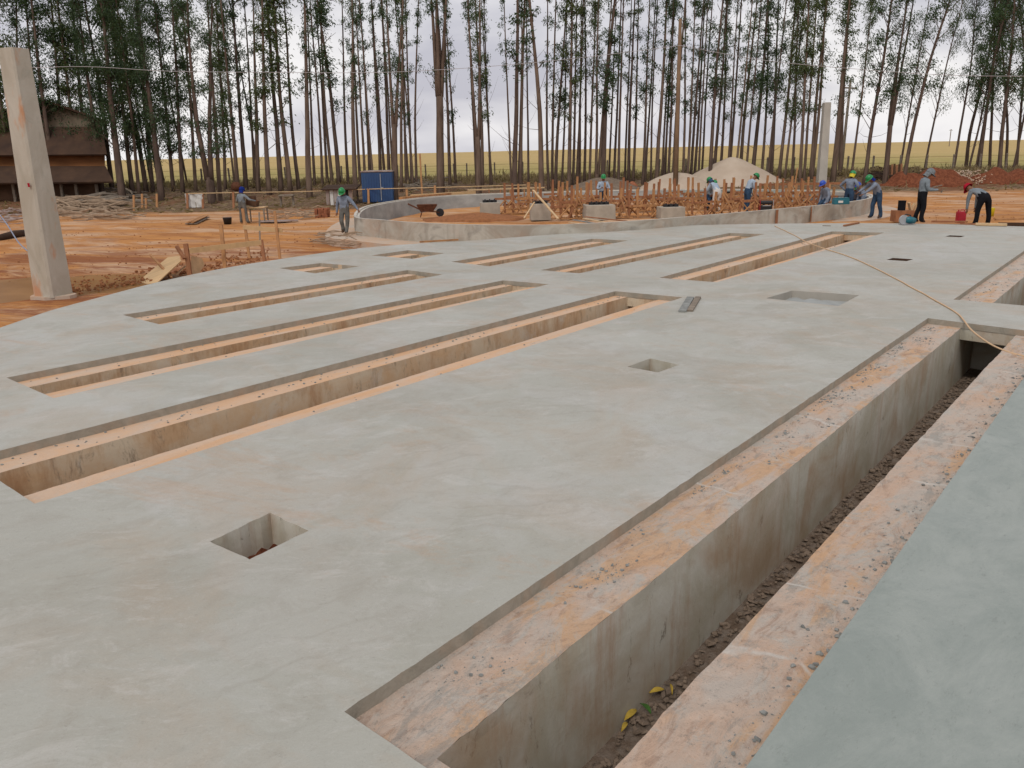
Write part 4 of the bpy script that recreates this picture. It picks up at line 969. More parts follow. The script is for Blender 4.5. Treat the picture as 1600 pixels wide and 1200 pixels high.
# clods near the slab edge
g = MB(); sr = random.Random(21)
for _ in range(420):
    px = sr.uniform(95, 420); ye = lerp(470, 410, (px-95)/325); py = ye-abs(sr.gauss(0, 12))-4; p = hit(px, py); g.chip(p+Vector((0, 0, .02)), sr.uniform(.015, .055)*sr.choice((1, 1, 1.5)), .8, sr)
for _ in range(500):
    px = sr.uniform(-40, 540); py = sr.uniform(335, 450)
    if py > lerp(505, 385, max(0, px)/540)-5: continue
    p = hit(px, py); g.chip(p+Vector((0, 0, .01)), sr.uniform(.015, .05), .7, sr)
for _ in range(260):
    px = sr.uniform(1380, 1640); py = sr.uniform(290, 345); p = hit(px, py); g.chip(p+Vector((0, 0, .0)), sr.uniform(.015, .045), .7, sr)
tag(g.build('soil_clods', m_clodr), 'red clods and crumbs strewn over the bare orange soil', 'clods', None, 'stuff')
# big post hose and dark log at the left edge
a = [onz(-10, 330, .3), onz(20, 365, -.1), onz(40, 385, -.4), onz(60, 402, -.55)]
P_ = spline([atd(0, 336, 30), atd(12, 352, 28), atd(30, 380, 25), atd(56, 402, 22)], 5); g = MB(); g.tube(P_, .02, 6); tag(g.build('hose', m_cordb, smooth=True), 'thin blue-grey hose slanting down to the big leaning post', 'hose')
a, b_ = hit(-5, 376), hit(50, 366); g = MB(); g.tube([a+Vector((0, 0, .08)), (a+b_)/2+Vector((0, 0, .14)), b_+Vector((0, 0, .1))], [.14, .16, .12], 8); tag(g.build('log', m_shedr, smooth=True), 'dark charred log lying left of the big post', 'log')
# stacked planks
o = empty('plank_stack', hit(308, 350), 0, 'low stack of rough brown planks near the black bucket', 'plank stack')
base = Vector(o.location)
for k in range(7):
    a = atd(292+k*2.2, 352-k*.2, depth_of(base)-.4)+Vector((0, 0, .04+.04*(k % 3))); b_ = atd(313+k*2.0, 337-k*.1, depth_of(base)+3.0); b_.z = terr0(b_.x, b_.y)+.1+.04*(k % 3); a.z = terr0(a.x, a.y)+.05+.05*(k % 3)
    g = MB(); g.bar(a-base, b_-base, .16, .035); g.build('plank', m_wood if k % 3 else m_woodg, o)
def planks(name, lst, lab, cat='plank stack', z=None):
    o = None
    for k, (x0, y0, x1, y1, wd, th, m_, dz) in enumerate(lst):
        a = onz(x0, y0, z); b_ = onz(x1, y1, z)
        if o is None: o = empty(name, a, 0, lab, cat)
        g = MB(); g.bar(a-Vector(o.location)+Vector((0, 0, dz)), b_-Vector(o.location)+Vector((0, 0, dz+.01)), wd, th); g.build('plank', m_, o)
    return o
planks('plank_stack', [(880,356,935,362,.10,.03,m_wood2,.02),(884,354,942,361,.09,.03,m_wood,.06),(890,352,945,361,.12,.03,m_woodp,.1),(896,350,950,360,.11,.03,m_chip,.15),(912,350,952,359,.11,.03,m_woodp,.20),(915,349,978,357,.12,.03,m_wood2,.24),(925,352,975,358,.09,.03,m_wood2,.05)], 'splayed stack of pale and red planks leaning by the ring wall', z=0)
a = zs(onz(656, 379.5), .03); b_ = zs(onz(716, 376.0), .03); plank(a, b_, .06, .05, m_wood, 'stick', 'long thin reddish stick lying along the foot of the curved wall', 'stick')
a = zs(onz(1319, 354), .03); b_ = zs(onz(1341, 349.5), .03); plank(a, b_, .09, .05, m_wood2, 'stick', 'short brown stick on the slab edge below the teal toolbox', 'stick')
a = zs(onz(1313, 352.5), .01); b_ = zs(onz(1326, 352.8), .01); plank(a-Vector((.6, 0, 0)), b_-Vector((.6, 0, 0)), .05, .02, m_woodg, 'stick', 'tiny dark offcut on the slab left of the short brown stick', 'stick')
a = zs(onz(1524, 352.5), .05); b_ = zs(onz(1573, 353.5), .05); plank(a, b_, .22, .07, m_woodp, 'board', 'thick pale board on the slab edge at the feet of the bent man', 'plank')
# ------------------------------------------------------------ stakes, rails and plywood by the slab at left
def stake(xb, yb_, xt, yt, wpx, m, lab, lo=6):
    p = hit(xb, yb_, lo); d = depth_of(p); t = atd(xt, yt, d); w_ = wpx/FPX*d
    o = empty('stake', p, 0, lab, 'stake', 'timber stakes and rails of the batter boards'); g = MB(); g.bar((0, 0, -.15), t-p, w_, w_*.7); g.build('shaft', m, o); return d
d1 = stake(297, 432, 290, 381, 6.5, m_wood2, 'stout brown stake in front of the pale bent plywood')
stake(352, 424, 345, 351, 5.5, m_wood, 'light stake carrying the long yellow rail at its middle')
d2 = stake(390, 404, 379, 326, 4, m_wood, 'tall thin stake just below the worker in the blue hood')
stake(415, 414, 408, 375, 5, m_wood2, 'short brown stake at the right end of the long yellow rail')
stake(406, 384, 405, 332, 2.2, m_woodg, 'thinnest stake above the right end of the long rail')
d3 = stake(438, 408, 429, 330, 4, m_wood, 'rightmost tall stake of the batter boards')
seg3(296, 392, 408, 379, d1, d1+1.5, .03, .15, m_ply, 'rail', 'long yellow board nailed across the stakes', 'rail')
seg3(380, 355, 441, 360, d2, d3, .03, .14, m_ply, 'rail', 'short upper board between the two tallest stakes', 'rail')
seg3(276, 385, 288, 404, d1, d1-.1, .09, .07, m_wood2, 'prop', 'short reddish prop leaning against the stout brown stake', 'prop')
seg3(235, 398, 268, 434, d1+.5, d1-.6, .06, .05, m_wood, 'prop', 'thin slanting stick crossing under the plywood sheet', 'prop')
g = MB(); A_ = [atd(216, 446, d1-.9), atd(246, 441, d1-1.1), atd(283, 407, d1-.2), atd(280, 400, d1+.4), atd(262, 402, d1+.7), atd(225, 432, d1-.1)]
for v_ in A_: pass
g.add([*A_, *[v_+Vector((0, 0, -.03)) for v_ in A_]], [tuple(range(6)), tuple(range(11, 5, -1))]+[(j, 6+j, 6+(j+1) % 6, (j+1) % 6) for j in range(6)]); tag(g.build('plywood_sheet', m_ply), 'long tapering plywood sheet leaning against the stout stake', 'plywood')
g = MB(); A_ = [atd(296, 430, d1+.25), atd(309, 428, d1+.5), atd(318, 414, d1+.7), atd(314, 404, d1+.6), atd(299, 400, d1+.3)]; n = 5
g.add([*A_, *[v_+Vector((.02, .04, 0)) for v_ in A_]], [tuple(range(n)), tuple(range(2*n-1, n-1, -1))]+[(j, n+j, n+(j+1) % n, (j+1) % n) for j in range(n)]); tag(g.build('plywood_sheet', m_woodp), 'pale bent plywood piece standing behind the stout stake', 'plywood')
seg3(276, 428, 294, 412, d1, d1+.1, .1, .03, m_woodp, 'board', 'short pale board propped between the two plywood pieces', 'plank')
for i, (xb, yb_, xt, yt) in enumerate([(209, 329, 209, 305), (222, 326, 222, 303), (228, 326, 228, 310), (245, 325, 245, 303)]):
    stake(xb, yb_, xt, yt, 3, m_wood, '%s of the four short stakes standing in loose soil before the trees' % ('leftmost', 'second from left', 'third from left', 'rightmost')[i])
# string line with stakes
sl_ = []
SS = [(293, 326, 302), (317, 325, 302), (365, 325, 300), (576, 319, 294), (636, 320, 296), (680, 322, 290)]
dS = []
for i, (x, yb_, yt) in enumerate(SS): dS.append(stake(x, yb_, x-.5, yt, 3.2, m_wood2 if i < 3 else m_wood, '%s stake holding the string line' % ('leftmost', 'second', 'third', 'fourth', 'fifth', 'rightmost')[i]))
P_ = [atd(290, 302.5, dS[0]), atd(365, 301, dS[2]), atd(470, 299.5, (dS[2]+dS[3])/2), atd(576, 295.5, dS[3]), atd(680, 293, dS[5]), atd(822, 289, dS[5]+2)]
g = MB(); g.tube(P_, .028, 5); tag(g.build('string_line', m_woodp), 'long pale pole rail stretched along the stakes before the trees', 'rail')
stake(660, 309, 656, 240, 2.6, m_wood, 'tall thin orange stake right of the blue container')
stake(1241, 293, 1246, 262, 1.8, m_wood, 'thin stick standing at the foot of the largest sand pile')
# orange boards behind the ring at left
for i, (x0, y0, x1, y1, m_, lab) in enumerate([(622, 313, 700, 306, m_wood, 'long orange board lying behind the ring wall at left'), (640, 309, 740, 303, m_ply, 'upper orange board resting behind the ring wall')]):
    a = onz(x0, y0, .12); b_ = onz(x1, y1, .12); plank(a+Vector((0, 1.2, 0)), b_+Vector((0, 1.2, 0)), .3, .22, m_, 'board', lab)
# ------------------------------------------------------------ container, shack, screen, table
def boxthing(name, x0, x1, yt, yb_, dep, m, lab, cat, rz=0.0, lo=6, z=None):
    p = hit((x0+x1)/2, yb_, lo) if z is None else onz((x0+x1)/2, yb_, z); d = depth_of(p); wd = (x1-x0)/FPX*d; h = (yb_-yt)/FPX*d
    o = empty(name, p+Vector((0, dep/2, 0)), rz, lab, cat); return o, wd, h, d
o, wd, h, d = boxthing('container', 567, 615, 270, 318, 2.2, m_blue, 'faded dark blue metal container box before the tree row', 'container', .0)
g = MB(); g.box((0, 0, h/2+.04), (wd, 2.2, h-.1)); g.build('body', m_blue, o, False, .02)
g = MB(); nr_ = 12
for k in range(nr_): g.box((-wd/2+wd*(k+.5)/nr_, -1.115, h/2), (wd/nr_*.45, .03, h*.86))
g.build('ribs', m_blue, o)
g = MB(); g.box((0, 0, h+.02), (wd+.08, 2.3, .06)); g.build('roof', m_tin, o)
g = MB(); g.box((.12*wd, -1.15, h*.52), (.04, .04, h*.84)); g.box((.16*wd, -1.17, h*.5), (.16, .05, .06)); g.build('door_bar', m_metal, o)
o, wd, h, d = boxthing('shack', 510, 552, 294, 320, 1.6, m_tin, 'low shack of pale rusty sheets left of the blue container', 'shack')
for k in range(7):
    g = MB(); w_ = wd/8; g.box((-wd/2+wd*(k+.5)/7, -.8+.04*(k % 2), h*.45), (w_*.95, .03, h*(.86+.06*((k*7) % 3)))); g.build('sheet', [m_tin, m_white, m_tin, m_white, m_shedb, m_dark, m_tin][k], o)
g = MB(); g.box((0, 0, h), (wd*1.3, 2.0, .06), Matrix.Rotation(.1, 3, 'X')); g.build('roof', m_shedr, o)
for sx in (-1, 1):
    g = MB(); g.bar((sx*wd*.55, .5, -.1), (sx*wd*.55, .5, h), .09, .09); g.build('post', m_woodg, o)
# sack screen
o, wd, h, d = boxthing('sack_screen', 291, 318, 302, 325, .1, m_white, 'white woven sack screen hanging between two stakes', 'screen')
g = MB(); vs = []; NX, NY = 10, 6
for j in range(NY+1):
    for i in range(NX+1): vs.append((-wd/2+wd*i/NX, .08*math.sin(i*1.3)+.05*math.sin(j*2+i), h*.93*j/NY+.03-.05*math.sin(math.pi*i/NX)*(j/NY)))
g.add(vs, [(j*(NX+1)+i, j*(NX+1)+i+1, (j+1)*(NX+1)+i+1, (j+1)*(NX+1)+i) for j in range(NY) for i in range(NX)]); so_ = g.build('sheet', m_white, o, True)
# work table with cloth, black bucket
o, wd, h, d = boxthing('work_table', 385, 415, 325, 348, .7, m_wood, 'rough work table with dark boards in front of the hooded worker', 'table')
g = MB(); g.box((0, 0, h), (wd, .7, .05)); g.build('table_top', m_woodp, o)
for sx in (-1, 1):
    for sy in (-1, 1):
        g = MB(); g.bar((sx*wd*.45, sy*.3, 0), (sx*wd*.45, sy*.3, h-.02), .06, .06); g.build('leg', m_woodg, o)
g = MB(); g.box((-wd*.18, 0, h+.22), (wd*.55, .5, .28), Matrix.Rotation(.25, 3, 'Y')); g.box((-wd*.2, .1, h+.45), (wd*.3, .3, .2)); g.build('dark_boards', m_shedb, o)
def bucket(px0, px1, yt, yb_, m, lab, name='bucket', z=None, handle=True):
    p = hit((px0+px1)/2, yb_) if z is None else onz((px0+px1)/2, yb_, z); d = depth_of(p); r_ = (px1-px0)/FPX*d/2; h = (yb_-yt)/FPX*d
    o = empty(name, p, 0, lab, name); g = MB(); g.lathe([(r_*.78, 0), (r_*.98, h*.95), (r_, h), (r_*.92, h), (r_*.9, h*.9), (r_*.72, .03)], 18); g.build('body', m, o, True)
    if handle: g = MB(); g.tube([(math.cos(a)*r_, 0, h+math.sin(a)*h*.25) for a in [k*math.pi/8 for k in range(9)]], .008, 5); g.build('handle', m_metal, o)
    return o
bucket(349, 363, 340, 350, m_black, 'black plastic bucket on the soil left of the hooded worker')
bucket(1396, 1403, 274, 280, m_bluep, 'bright blue bucket at the foot of the plank shelter')
# brick stack
o, wd, h, d = boxthing('brick_stack', 493, 512, 326, 341, .6, m_brick, 'small cubic stack of clay bricks left of the walking worker', 'brick stack')
g = MB(); rb_ = random.Random(4)
for k in range(6):
    for i in range(4):
        for j in range(2):
            g = MB(); g.box((-wd/2+wd*(i+.5)/4+rb_.uniform(-.02, .02), -.25+.5*j+rb_.uniform(-.02, .02), h*(k+.5)/6), (wd/4*.92, .3, h/6*.86), Matrix.Rotation(rb_.uniform(-.05, .05), 3, 'Z')); g.build('brick', m_brick, o)
# grey sheet on the ground beside the table
a = hit(435, 347); g = MB(); g.prism([(-.9, -.35), (.2, -.5), (1.0, -.1), (.9, .4), (-.3, .5), (-1.0, .2)], 0, .04); q_ = g.build('metal_sheet', m_tin); q_.location = a+Vector((0, 0, .04)); tag(q_, 'flat grey sheet lying on the soil right of the work table', 'sheet')
# bench under trees
o, wd, h, d = boxthing('bench', 436, 459, 306, 324, .6, m_woodg, 'dark rough bench under the trees between table and shack', 'bench')
g = MB(); g.box((0, 0, h), (wd, .6, .08)); g.build('seat', m_woodg, o)
for sx in (-1, 1):
    g = MB(); g.bar((sx*wd*.42, 0, 0), (sx*wd*.42, 0, h), .12, .12); g.build('leg', m_woodg, o)
# blue-red clutter on stand behind worker
o, wd, h, d = boxthing('mixer', 358, 378, 283, 312, .8, m_rust, 'rusty concrete mixer frame behind the hooded worker', 'mixer')
g = MB(); g.lathe([(.1, 0), (.32, .15), (.34, .4), (.18, .62)], 14, (0, 0, h*.42)); g.build('drum', m_rust, o, True)
for sx in (-1, 1):
    for sy in (-1, 1): g = MB(); g.bar((sx*wd*.45, sy*.3, 0), (sx*wd*.3, sy*.1, h*.7), .05, .05); g.build('leg', m_rust, o)
# plank shelter at right
o, wd, h, d = boxthing('plank_shelter', 1390, 1412, 254, 281, .6, m_wood2, 'small leaning shelter of brown planks among the trees at right', 'shelter')
for k in range(6):
    g = MB(); g.box((-wd/2+wd*(k+.5)/6, 0, h*.45), (wd/6*.8, .04, h*(.8+.05*(k % 3))), Matrix.Rotation(-.15, 3, 'X')); g.build('plank', m_wood2 if k % 2 else m_shedb, o)
# ------------------------------------------------------------ wheelbarrow, canister, toolboxes
p = onz(667, 339, -.3); wb = empty('wheelbarrow', p, .1, 'rusty wheelbarrow standing on the red soil inside the ring', 'wheelbarrow')
g = MB(); vs = [(-.28, -.2, .25), (.3, -.2, .25), (.3, .2, .25), (-.28, .2, .25), (-.45, -.33, .55), (.5, -.33, .55), (.5, .33, .55), (-.45, .33, .55)]
g.add(vs, [(0, 3, 2, 1), (0, 1, 5, 4), (1, 2, 6, 5), (2, 3, 7, 6), (3, 0, 4, 7)]); g.add([(v_[0]*.95, v_[1]*.95, v_[2]+.02) for v_ in vs], [(0, 1, 2, 3), (4, 5, 1, 0), (5, 6, 2, 1), (6, 7, 3, 2), (7, 4, 0, 3)]); g.build('tray', m_rust, wb)
for sy in (-1, 1):
    g = MB(); g.tube([(.6, sy*.08, .2), (-.2, sy*.25, .3), (-.85, sy*.3, .62)], .02, 6); g.build('handle', m_rust, wb)
    g = MB(); g.tube([(-.2, sy*.24, .3), (-.3, sy*.26, 0)], .02, 6); g.build('leg', m_rust, wb)
g = MB(); g.tube([(.62, -.05, .19), (.62, .05, .19)], .19, 14); g.build('wheel', m_black, wb)
p = onz(1500, 349, -.3); o = empty('canister', p, 0, 'red plastic canister left of the bent man', 'canister')
d = depth_of(p); w_ = 13/FPX*d; h = 21/FPX*d
g = MB(); g.box((0, 0, h*.45), (w_, .2, h*.85)); g.build('body', m_redp, o, False, .03)
g = MB(); g.tube([(-w_*.35, 0, h*.85), (-w_*.35, 0, h*1.0)], .03, 8); g.build('cap', m_redp, o)
g = MB(); g.tube([(-w_*.15, 0, h*.86), (-.02, 0, h*.98), (w_*.3, 0, h*.98), (w_*.42, 0, h*.86)], .018, 6); g.build('handle', m_redp, o)
o = bucket(1546, 1553, 325, 338, m_yellow, 'small yellow jug right of the bent man', 'jug', -.2, False)
# teal toolbox on the ring wall
p = onz(1314, 319.5, ZT+.01); d = depth_of(p); w_ = 25/FPX*d; h = 11/FPX*d; o = empty('toolbox', p+Vector((0, .05, 0)), .05, 'teal toolbox with a white label on top of the curved wall', 'toolbox')
g = MB(); g.box((0, 0, h*.42), (w_, .28, h*.8), None, 0, .94); g.build('body', m_teal, o, False, .03)
g = MB(); g.box((0, 0, h*.88), (w_*.9, .24, h*.12)); g.build('lid', m_teal, o, False, .01)
g = MB(); g.tube([(-w_*.2, 0, h*.9), (-w_*.18, 0, h*1.15), (w_*.18, 0, h*1.15), (w_*.2, 0, h*.9)], .015, 6); g.build('handle', m_black, o)
g = MB(); g.box((-w_*.1, -.146, h*.4), (w_*.3, .012, h*.3)); g.build('label', m_white, o)
# black generator on a frame
p = onz(1196, 330, -.2); d = depth_of(p); w_ = 20/FPX*d; h = 18/FPX*d; o = empty('generator', p, -.1, 'black generator with red side standing behind the wall', 'generator')
g = MB(); g.box((0, 0, h*.28), (w_*.9, .35, h*.45)); g.build('engine', m_black, o, False, .04)
g = MB(); g.box((0, 0, h*.75), (w_*.95, .38, h*.3)); g.build('fuel_tank', m_black, o, False, .06)
for sx in (-1, 1):
    g = MB(); g.tube([(sx*w_*.5, -.2, 0), (sx*w_*.5, -.2, h*.95), (sx*w_*.5, .2, h*.95), (sx*w_*.5, .2, 0)], .015, 6); g.build('frame_hoop', m_metal if sx > 0 else m_redp, o)
g = MB(); g.box((0, -.19, h*.5), (w_*.6, .02, h*.08)); g.build('panel', m_metal, o)
# circular saw
p = onz(1416, 351, .0); d = depth_of(p); o = empty('circular_saw', p, .2, 'blue and steel circular saw on the slab edge beside the man in the grey cap', 'saw')
g = MB(); g.tube([(-.12, -.03, .16), (-.12, .03, .16)], .16, 20); g.build('blade_guard', m_metal, o)
g = MB(); g.tube([(-.05, .0, .16), (.12, .02, .15), (.32, .04, .12)], [.10, .12, .10], 12); g.build('motor', m_teal, o, True)
g = MB(); g.tube([(-.12, .06, .26), (0, .06, .34), (.16, .06, .30), (.2, .06, .2)], .022, 6); g.build('handle', m_black, o)
g = MB(); g.box((0, 0, .02), (.42, .26, .012)); g.build('base_plate', m_metal, o)
# wooden crate with offcuts
p = onz(1419, 348, -.3); d = depth_of(p); o = empty('offcut_crate', p+Vector((0, .5, 0)), 0, 'brown crate of timber offcuts with a dark tin on it', 'crate')
g = MB(); g.box((0, 0, .22), (.75, .5, .42)); g.build('box', m_wood2, o, False, .01)
g = MB(); g.tube([(-.08, 0, .42), (-.08, 0, .78)], .14, 14); g.tube([(-.08, 0, .78), (-.08, 0, .80)], .15, 14); g.build('tin', m_pants, o)
for k, (x, a_) in enumerate([(.22, .5), (.32, -.4), (.42, .2), (.5, .7)]):
    g = MB(); g.bar((x, 0, .3), (x+math.sin(a_)*.4, -.05*k, .3+math.cos(a_)*.45), .12, .06); g.build('offcut', m_woodp, o)
# footing at right with dark trench boards
planks('trench_board', [(1450, 350, 1500, 350.5, .12, .05, m_woodg, -.03), (1455, 346, 1512, 347, .10, .06, m_wood2, .0), (1560, 350, 1640, 351, .12, .3, m_shedr, -.1), (1555, 345, 1640, 343, .1, .06, m_wood, .04), (1500, 349, 1540, 349.5, .08, .05, m_wood2, -.02)], 'dark boards edging the trench behind the bent man', 'boards', z=-.12)
# ------------------------------------------------------------ people
def person(loc, face, lab, shirt, trousers, lean=0, headp=.25, arms=None, legs=None, hat='helmet', hatm=None, cloth=None, scale=1.0, twist=0, crouch=0):
    """local axes: +Y forward, +X the person's right. arms: two (elbow offset, wrist offset) from the shoulder."""
    root = empty('person', loc, face, lab, 'person')
    J = {}; pel = Vector((0, 0, .95-crouch)); Rm = Matrix.Rotation(-lean, 3, 'X')
    Rm = Matrix.Rotation(twist, 3, 'Z') @ Rm
    def up(v_): return pel+Rm @ Vector(v_)
    J['pel'] = (pel, .165, .135); J['sp'] = (up((0, .0, .17)), .165, .13); J['ch'] = (up((0, .0, .36)), .20, .145); J['nk0'] = (up((0, -.01, .47)), .10, .09)
    hb = up((0, 0, .55)); hd = Matrix.Rotation(twist, 3, 'Z') @ (Matrix.Rotation(-(lean*.75+headp), 3, 'X') @ Vector((0, 0, 1))); hf = Matrix.Rotation(twist, 3, 'Z') @ (Matrix.Rotation(-(lean*.75+headp), 3, 'X') @ Vector((0, 1, 0)))
    J['nk'] = (hb, .055, .055); J['hd0'] = (hb+hd*.07+hf*.025, .085, .10); J['hd'] = (hb+hd*.14+hf*.02, .09, .108); J['ht'] = (hb+hd*.215+hf*.01, .055, .065)
    J['nose'] = (hb+hd*.115+hf*.125, .012, .012)
    E_ = [('pel', 'sp'), ('sp', 'ch'), ('ch', 'nk0'), ('nk0', 'nk'), ('nk', 'hd0'), ('hd0', 'hd'), ('hd', 'ht'), ('hd0', 'nose')]
    kind = {'pel': 1, 'sp': 0, 'ch': 0, 'nk0': 0, 'nk': 2, 'hd0': 2, 'hd': 2, 'ht': 2, 'nose': 2}
    legs = legs or [((.11, .02, .49), (.11, -.02, .09)), ((-.11, .02, .49), (-.11, -.02, .09))]
    arms = arms or [((.05, -.03, -.29), (.06, .05, -.54)), ((-.05, -.03, -.29), (-.06, .05, -.54))]
    for i, sx in enumerate((1, -1)):
        k, an = Vector(legs[i][0]), Vector(legs[i][1]); s_ = str(i)
        J['hip'+s_] = (pel+Vector((sx*.095, 0, -.06)), .12, .125); J['kn'+s_] = (k, .085, .085); J['cf'+s_] = (k.lerp(an, .35)+Vector((0, -.015, 0)), .078, .078); J['an'+s_] = (an, .065, .065)
        J['he'+s_] = (an+Vector((0, -.03, -.045)), .045, .04); J['to'+s_] = (an+Vector((sx*.02, .15, -.055)), .042, .03)
        E_ += [('pel', 'hip'+s_), ('hip'+s_, 'kn'+s_), ('kn'+s_, 'cf'+s_), ('cf'+s_, 'an'+s_), ('an'+s_, 'he'+s_), ('an'+s_, 'to'+s_)]
        kind.update({'hip'+s_: 1, 'kn'+s_: 1, 'cf'+s_: 1, 'an'+s_: 1, 'he'+s_: 3, 'to'+s_: 3})
        sh_ = up((sx*.185, 0, .42)); el = sh_+Vector(arms[i][0]); wr = sh_+Vector(arms[i][1]); dv = (wr-el).normalized()
        side = dv.cross(Vector((0, 1, .2))); side = side.normalized() if side.length > .1 else Vector((1, 0, 0)); pn = side.cross(dv)
        J['sh'+s_] = (sh_, .088, .082); J['el'+s_] = (el, .064, .064); J['wr'+s_] = (wr, .040, .036); J['pa'+s_] = (wr+dv*.06, .035, .018)
        E_ += [('ch', 'sh'+s_), ('sh'+s_, 'el'+s_), ('el'+s_, 'wr'+s_), ('wr'+s_, 'pa'+s_)]
        kind.update({'sh'+s_: 0, 'el'+s_: 0, 'wr'+s_: 0, 'pa'+s_: 2})
        for f_ in range(4):
            o_ = side*(f_-1.5)*.021; Lf = (.07, .082, .078, .062)[f_]; a_ = wr+dv*.095+o_; b_ = a_+dv*Lf*.5+pn*.012; c_ = b_+dv*Lf*.35+pn*.03
            for nm_, pt_ in (('a', a_), ('b', b_), ('c', c_)): J['f%d%s%s' % (f_, nm_, s_)] = (pt_, .009, .009); kind['f%d%s%s' % (f_, nm_, s_)] = 2
            E_ += [('pa'+s_, 'f%da%s' % (f_, s_)), ('f%da%s' % (f_, s_), 'f%db%s' % (f_, s_)), ('f%db%s' % (f_, s_), 'f%dc%s' % (f_, s_))]
        t1 = wr+dv*.04+side*.042*-1+pn*.01; t2 = t1+dv*.045-side*.018+pn*.02
        J['t1'+s_] = (t1, .011, .011); J['t2'+s_] = (t2, .009, .009); kind['t1'+s_] = kind['t2'+s_] = 2; E_ += [('wr'+s_, 't1'+s_), ('t1'+s_, 't2'+s_)]
    names = list(J); idx = {k: i for i, k in enumerate(names)}
    me = bpy.data.meshes.new('body'); me.from_pydata([J[k][0] for k in names], [(idx[a], idx[b]) for a, b in E_], [])
    tmp = bpy.data.objects.new('tmp', me); C.objects.link(tmp); tmp.modifiers.new('s', 'SKIN')
    sk = me.skin_vertices[0].data if me.skin_vertices else None
    if sk is None:
        bm = bmesh.new(); bm.from_mesh(me); bm.verts.layers.skin.verify(); bm.to_mesh(me); bm.free(); sk = me.skin_vertices[0].data
    for i, k in enumerate(names): sk[i].radius = (J[k][1], J[k][2]); sk[i].use_root = (k == 'pel')
    sb = tmp.modifiers.new('u', 'SUBSURF'); sb.levels = 1; sb.render_levels = 1
    dg = bpy.context.evaluated_depsgraph_get(); m2 = bpy.data.meshes.new_from_object(tmp.evaluated_get(dg)); bpy.data.objects.remove(tmp)
    m2.materials.clear()
    for q_ in (shirt, trousers, m_skin, m_boot): m2.materials.append(q_)
    segs = [(J[a][0], J[b][0], a, b) for a, b in E_]
    for poly in m2.polygons:
        c = poly.center; best = (9, 0)
        for a, b, na, nb_ in segs:
            ab = b-a; t = max(0, min(1, (c-a).dot(ab)/max(1e-9, ab.length_squared))); dd_ = (c-(a+ab*t)).length
            if dd_ < best[0]: best = (dd_, kind[na] if t < .5 else kind[nb_])
        poly.material_index = best[1]; poly.use_smooth = True
    # waist: shirt hangs over the belt line
    body = bpy.data.objects.new('body', m2); C.objects.link(body); body.parent = root
    cc = hb+hd*.15+hf*.015
    fr_ = Matrix((hd.cross(hf)*-1, hf, hd)).transposed()
    if hat in ('helmet', 'cap', 'hood'):
        g = MB(); prof = [(.128, -.01), (.13, .02), (.122, .06), (.10, .10), (.065, .128), (.02, .14)]
        n = 16; vs = []; fs = []
        for r_, z in prof:
            for j in range(n): a_ = j*6.283/n; vs.append(cc+fr_ @ Vector((r_*.9*math.cos(a_), r_*1.08*math.sin(a_), z+.01)))
        for i in range(len(prof)-1):
            for j in range(n): fs.append((i*n+j, i*n+(j+1) % n, (i+1)*n+(j+1) % n, (i+1)*n+j))
        fs.append(tuple((len(prof)-1)*n+j for j in range(n))); g.add(vs, fs)
        # brim
        vs = []; nb2 = 16
        for j in range(nb2):
            a_ = j*6.283/nb2; fwd_ = max(0, math.sin(a_)); r1 = .125; r2__ = .140+.06*fwd_**3*(1.3 if hat == 'cap' else 1)
            vs += [cc+fr_ @ Vector((r1*.9*math.cos(a_), r1*1.08*math.sin(a_), .012)), cc+fr_ @ Vector((r2__*.92*math.cos(a_), r2__*1.08*math.sin(a_), -.004)), cc+fr_ @ Vector((r2__*.92*math.cos(a_), r2__*1.08*math.sin(a_), -.012))]
        g.add(vs, [(3*j, 3*((j+1) % nb2), 3*((j+1) % nb2)+1, 3*j+1) for j in range(nb2)]+[(3*j+1, 3*((j+1) % nb2)+1, 3*((j+1) % nb2)+2, 3*j+2) for j in range(nb2)])
        if hat == 'helmet':
            g.tube([cc+fr_ @ Vector((0, .1, .105)), cc+fr_ @ Vector((0, 0, .153)), cc+fr_ @ Vector((0, -.1, .105))], .012, 6)
        g.build('helmet' if hat == 'helmet' else 'cap' if hat == 'cap' else 'hood', hatm, root, True)
    if cloth:
        g = MB(); n = 12; vs = []
        for k, (r_, z, yo) in enumerate([(.115, .02, 0), (.12, -.05, -.01), (.10, -.12, -.02), (.12, -.17, -.03)]):
            for j in range(n+1):
                a_ = math.pi+.0+math.pi*j/n; a_ = math.pi*.95+math.pi*1.1*j/n; vs.append(cc+fr_ @ Vector((r_*math.cos(a_), r_*math.sin(a_)+yo, z)))
        g.add(vs, [(k*(n+1)+j, k*(n+1)+j+1, (k+1)*(n+1)+j+1, (k+1)*(n+1)+j) for k in range(3) for j in range(n)])
        g.build('neck_cloth', cloth, root, True)
    for sx in (1, -1):
        e_ = hb+hd*.135+hf*.100; g = MB(); r_ = fr_ @ Vector((1, 0, 0)); g.lathe([(.004, -.01), (.011, 0), (.004, .01)], 8, e_+r_*sx*.03); g.build('eye', m_black, root)
        g = MB(); g.lathe([(.006, -.03), (.018, -.01), (.02, .015), (.006, .03)], 8, hb+hd*.11+r_*sx*.083, 0, .5, 1); g.build('ear', m_skin, root, True)
    g = MB(); e_ = hb+hd*.06+hf*.100; r_ = fr_ @ Vector((1, 0, 0)); g.tube([e_-r_*.022, e_+r_*.022], .005, 5); g.build('mouth', m_brick, root)
    root.scale = (scale*1.04, scale*1.04, scale)
    return root
PI = math.pi
W1 = ((.10, .10, -.27), (.10, .34, -.25))
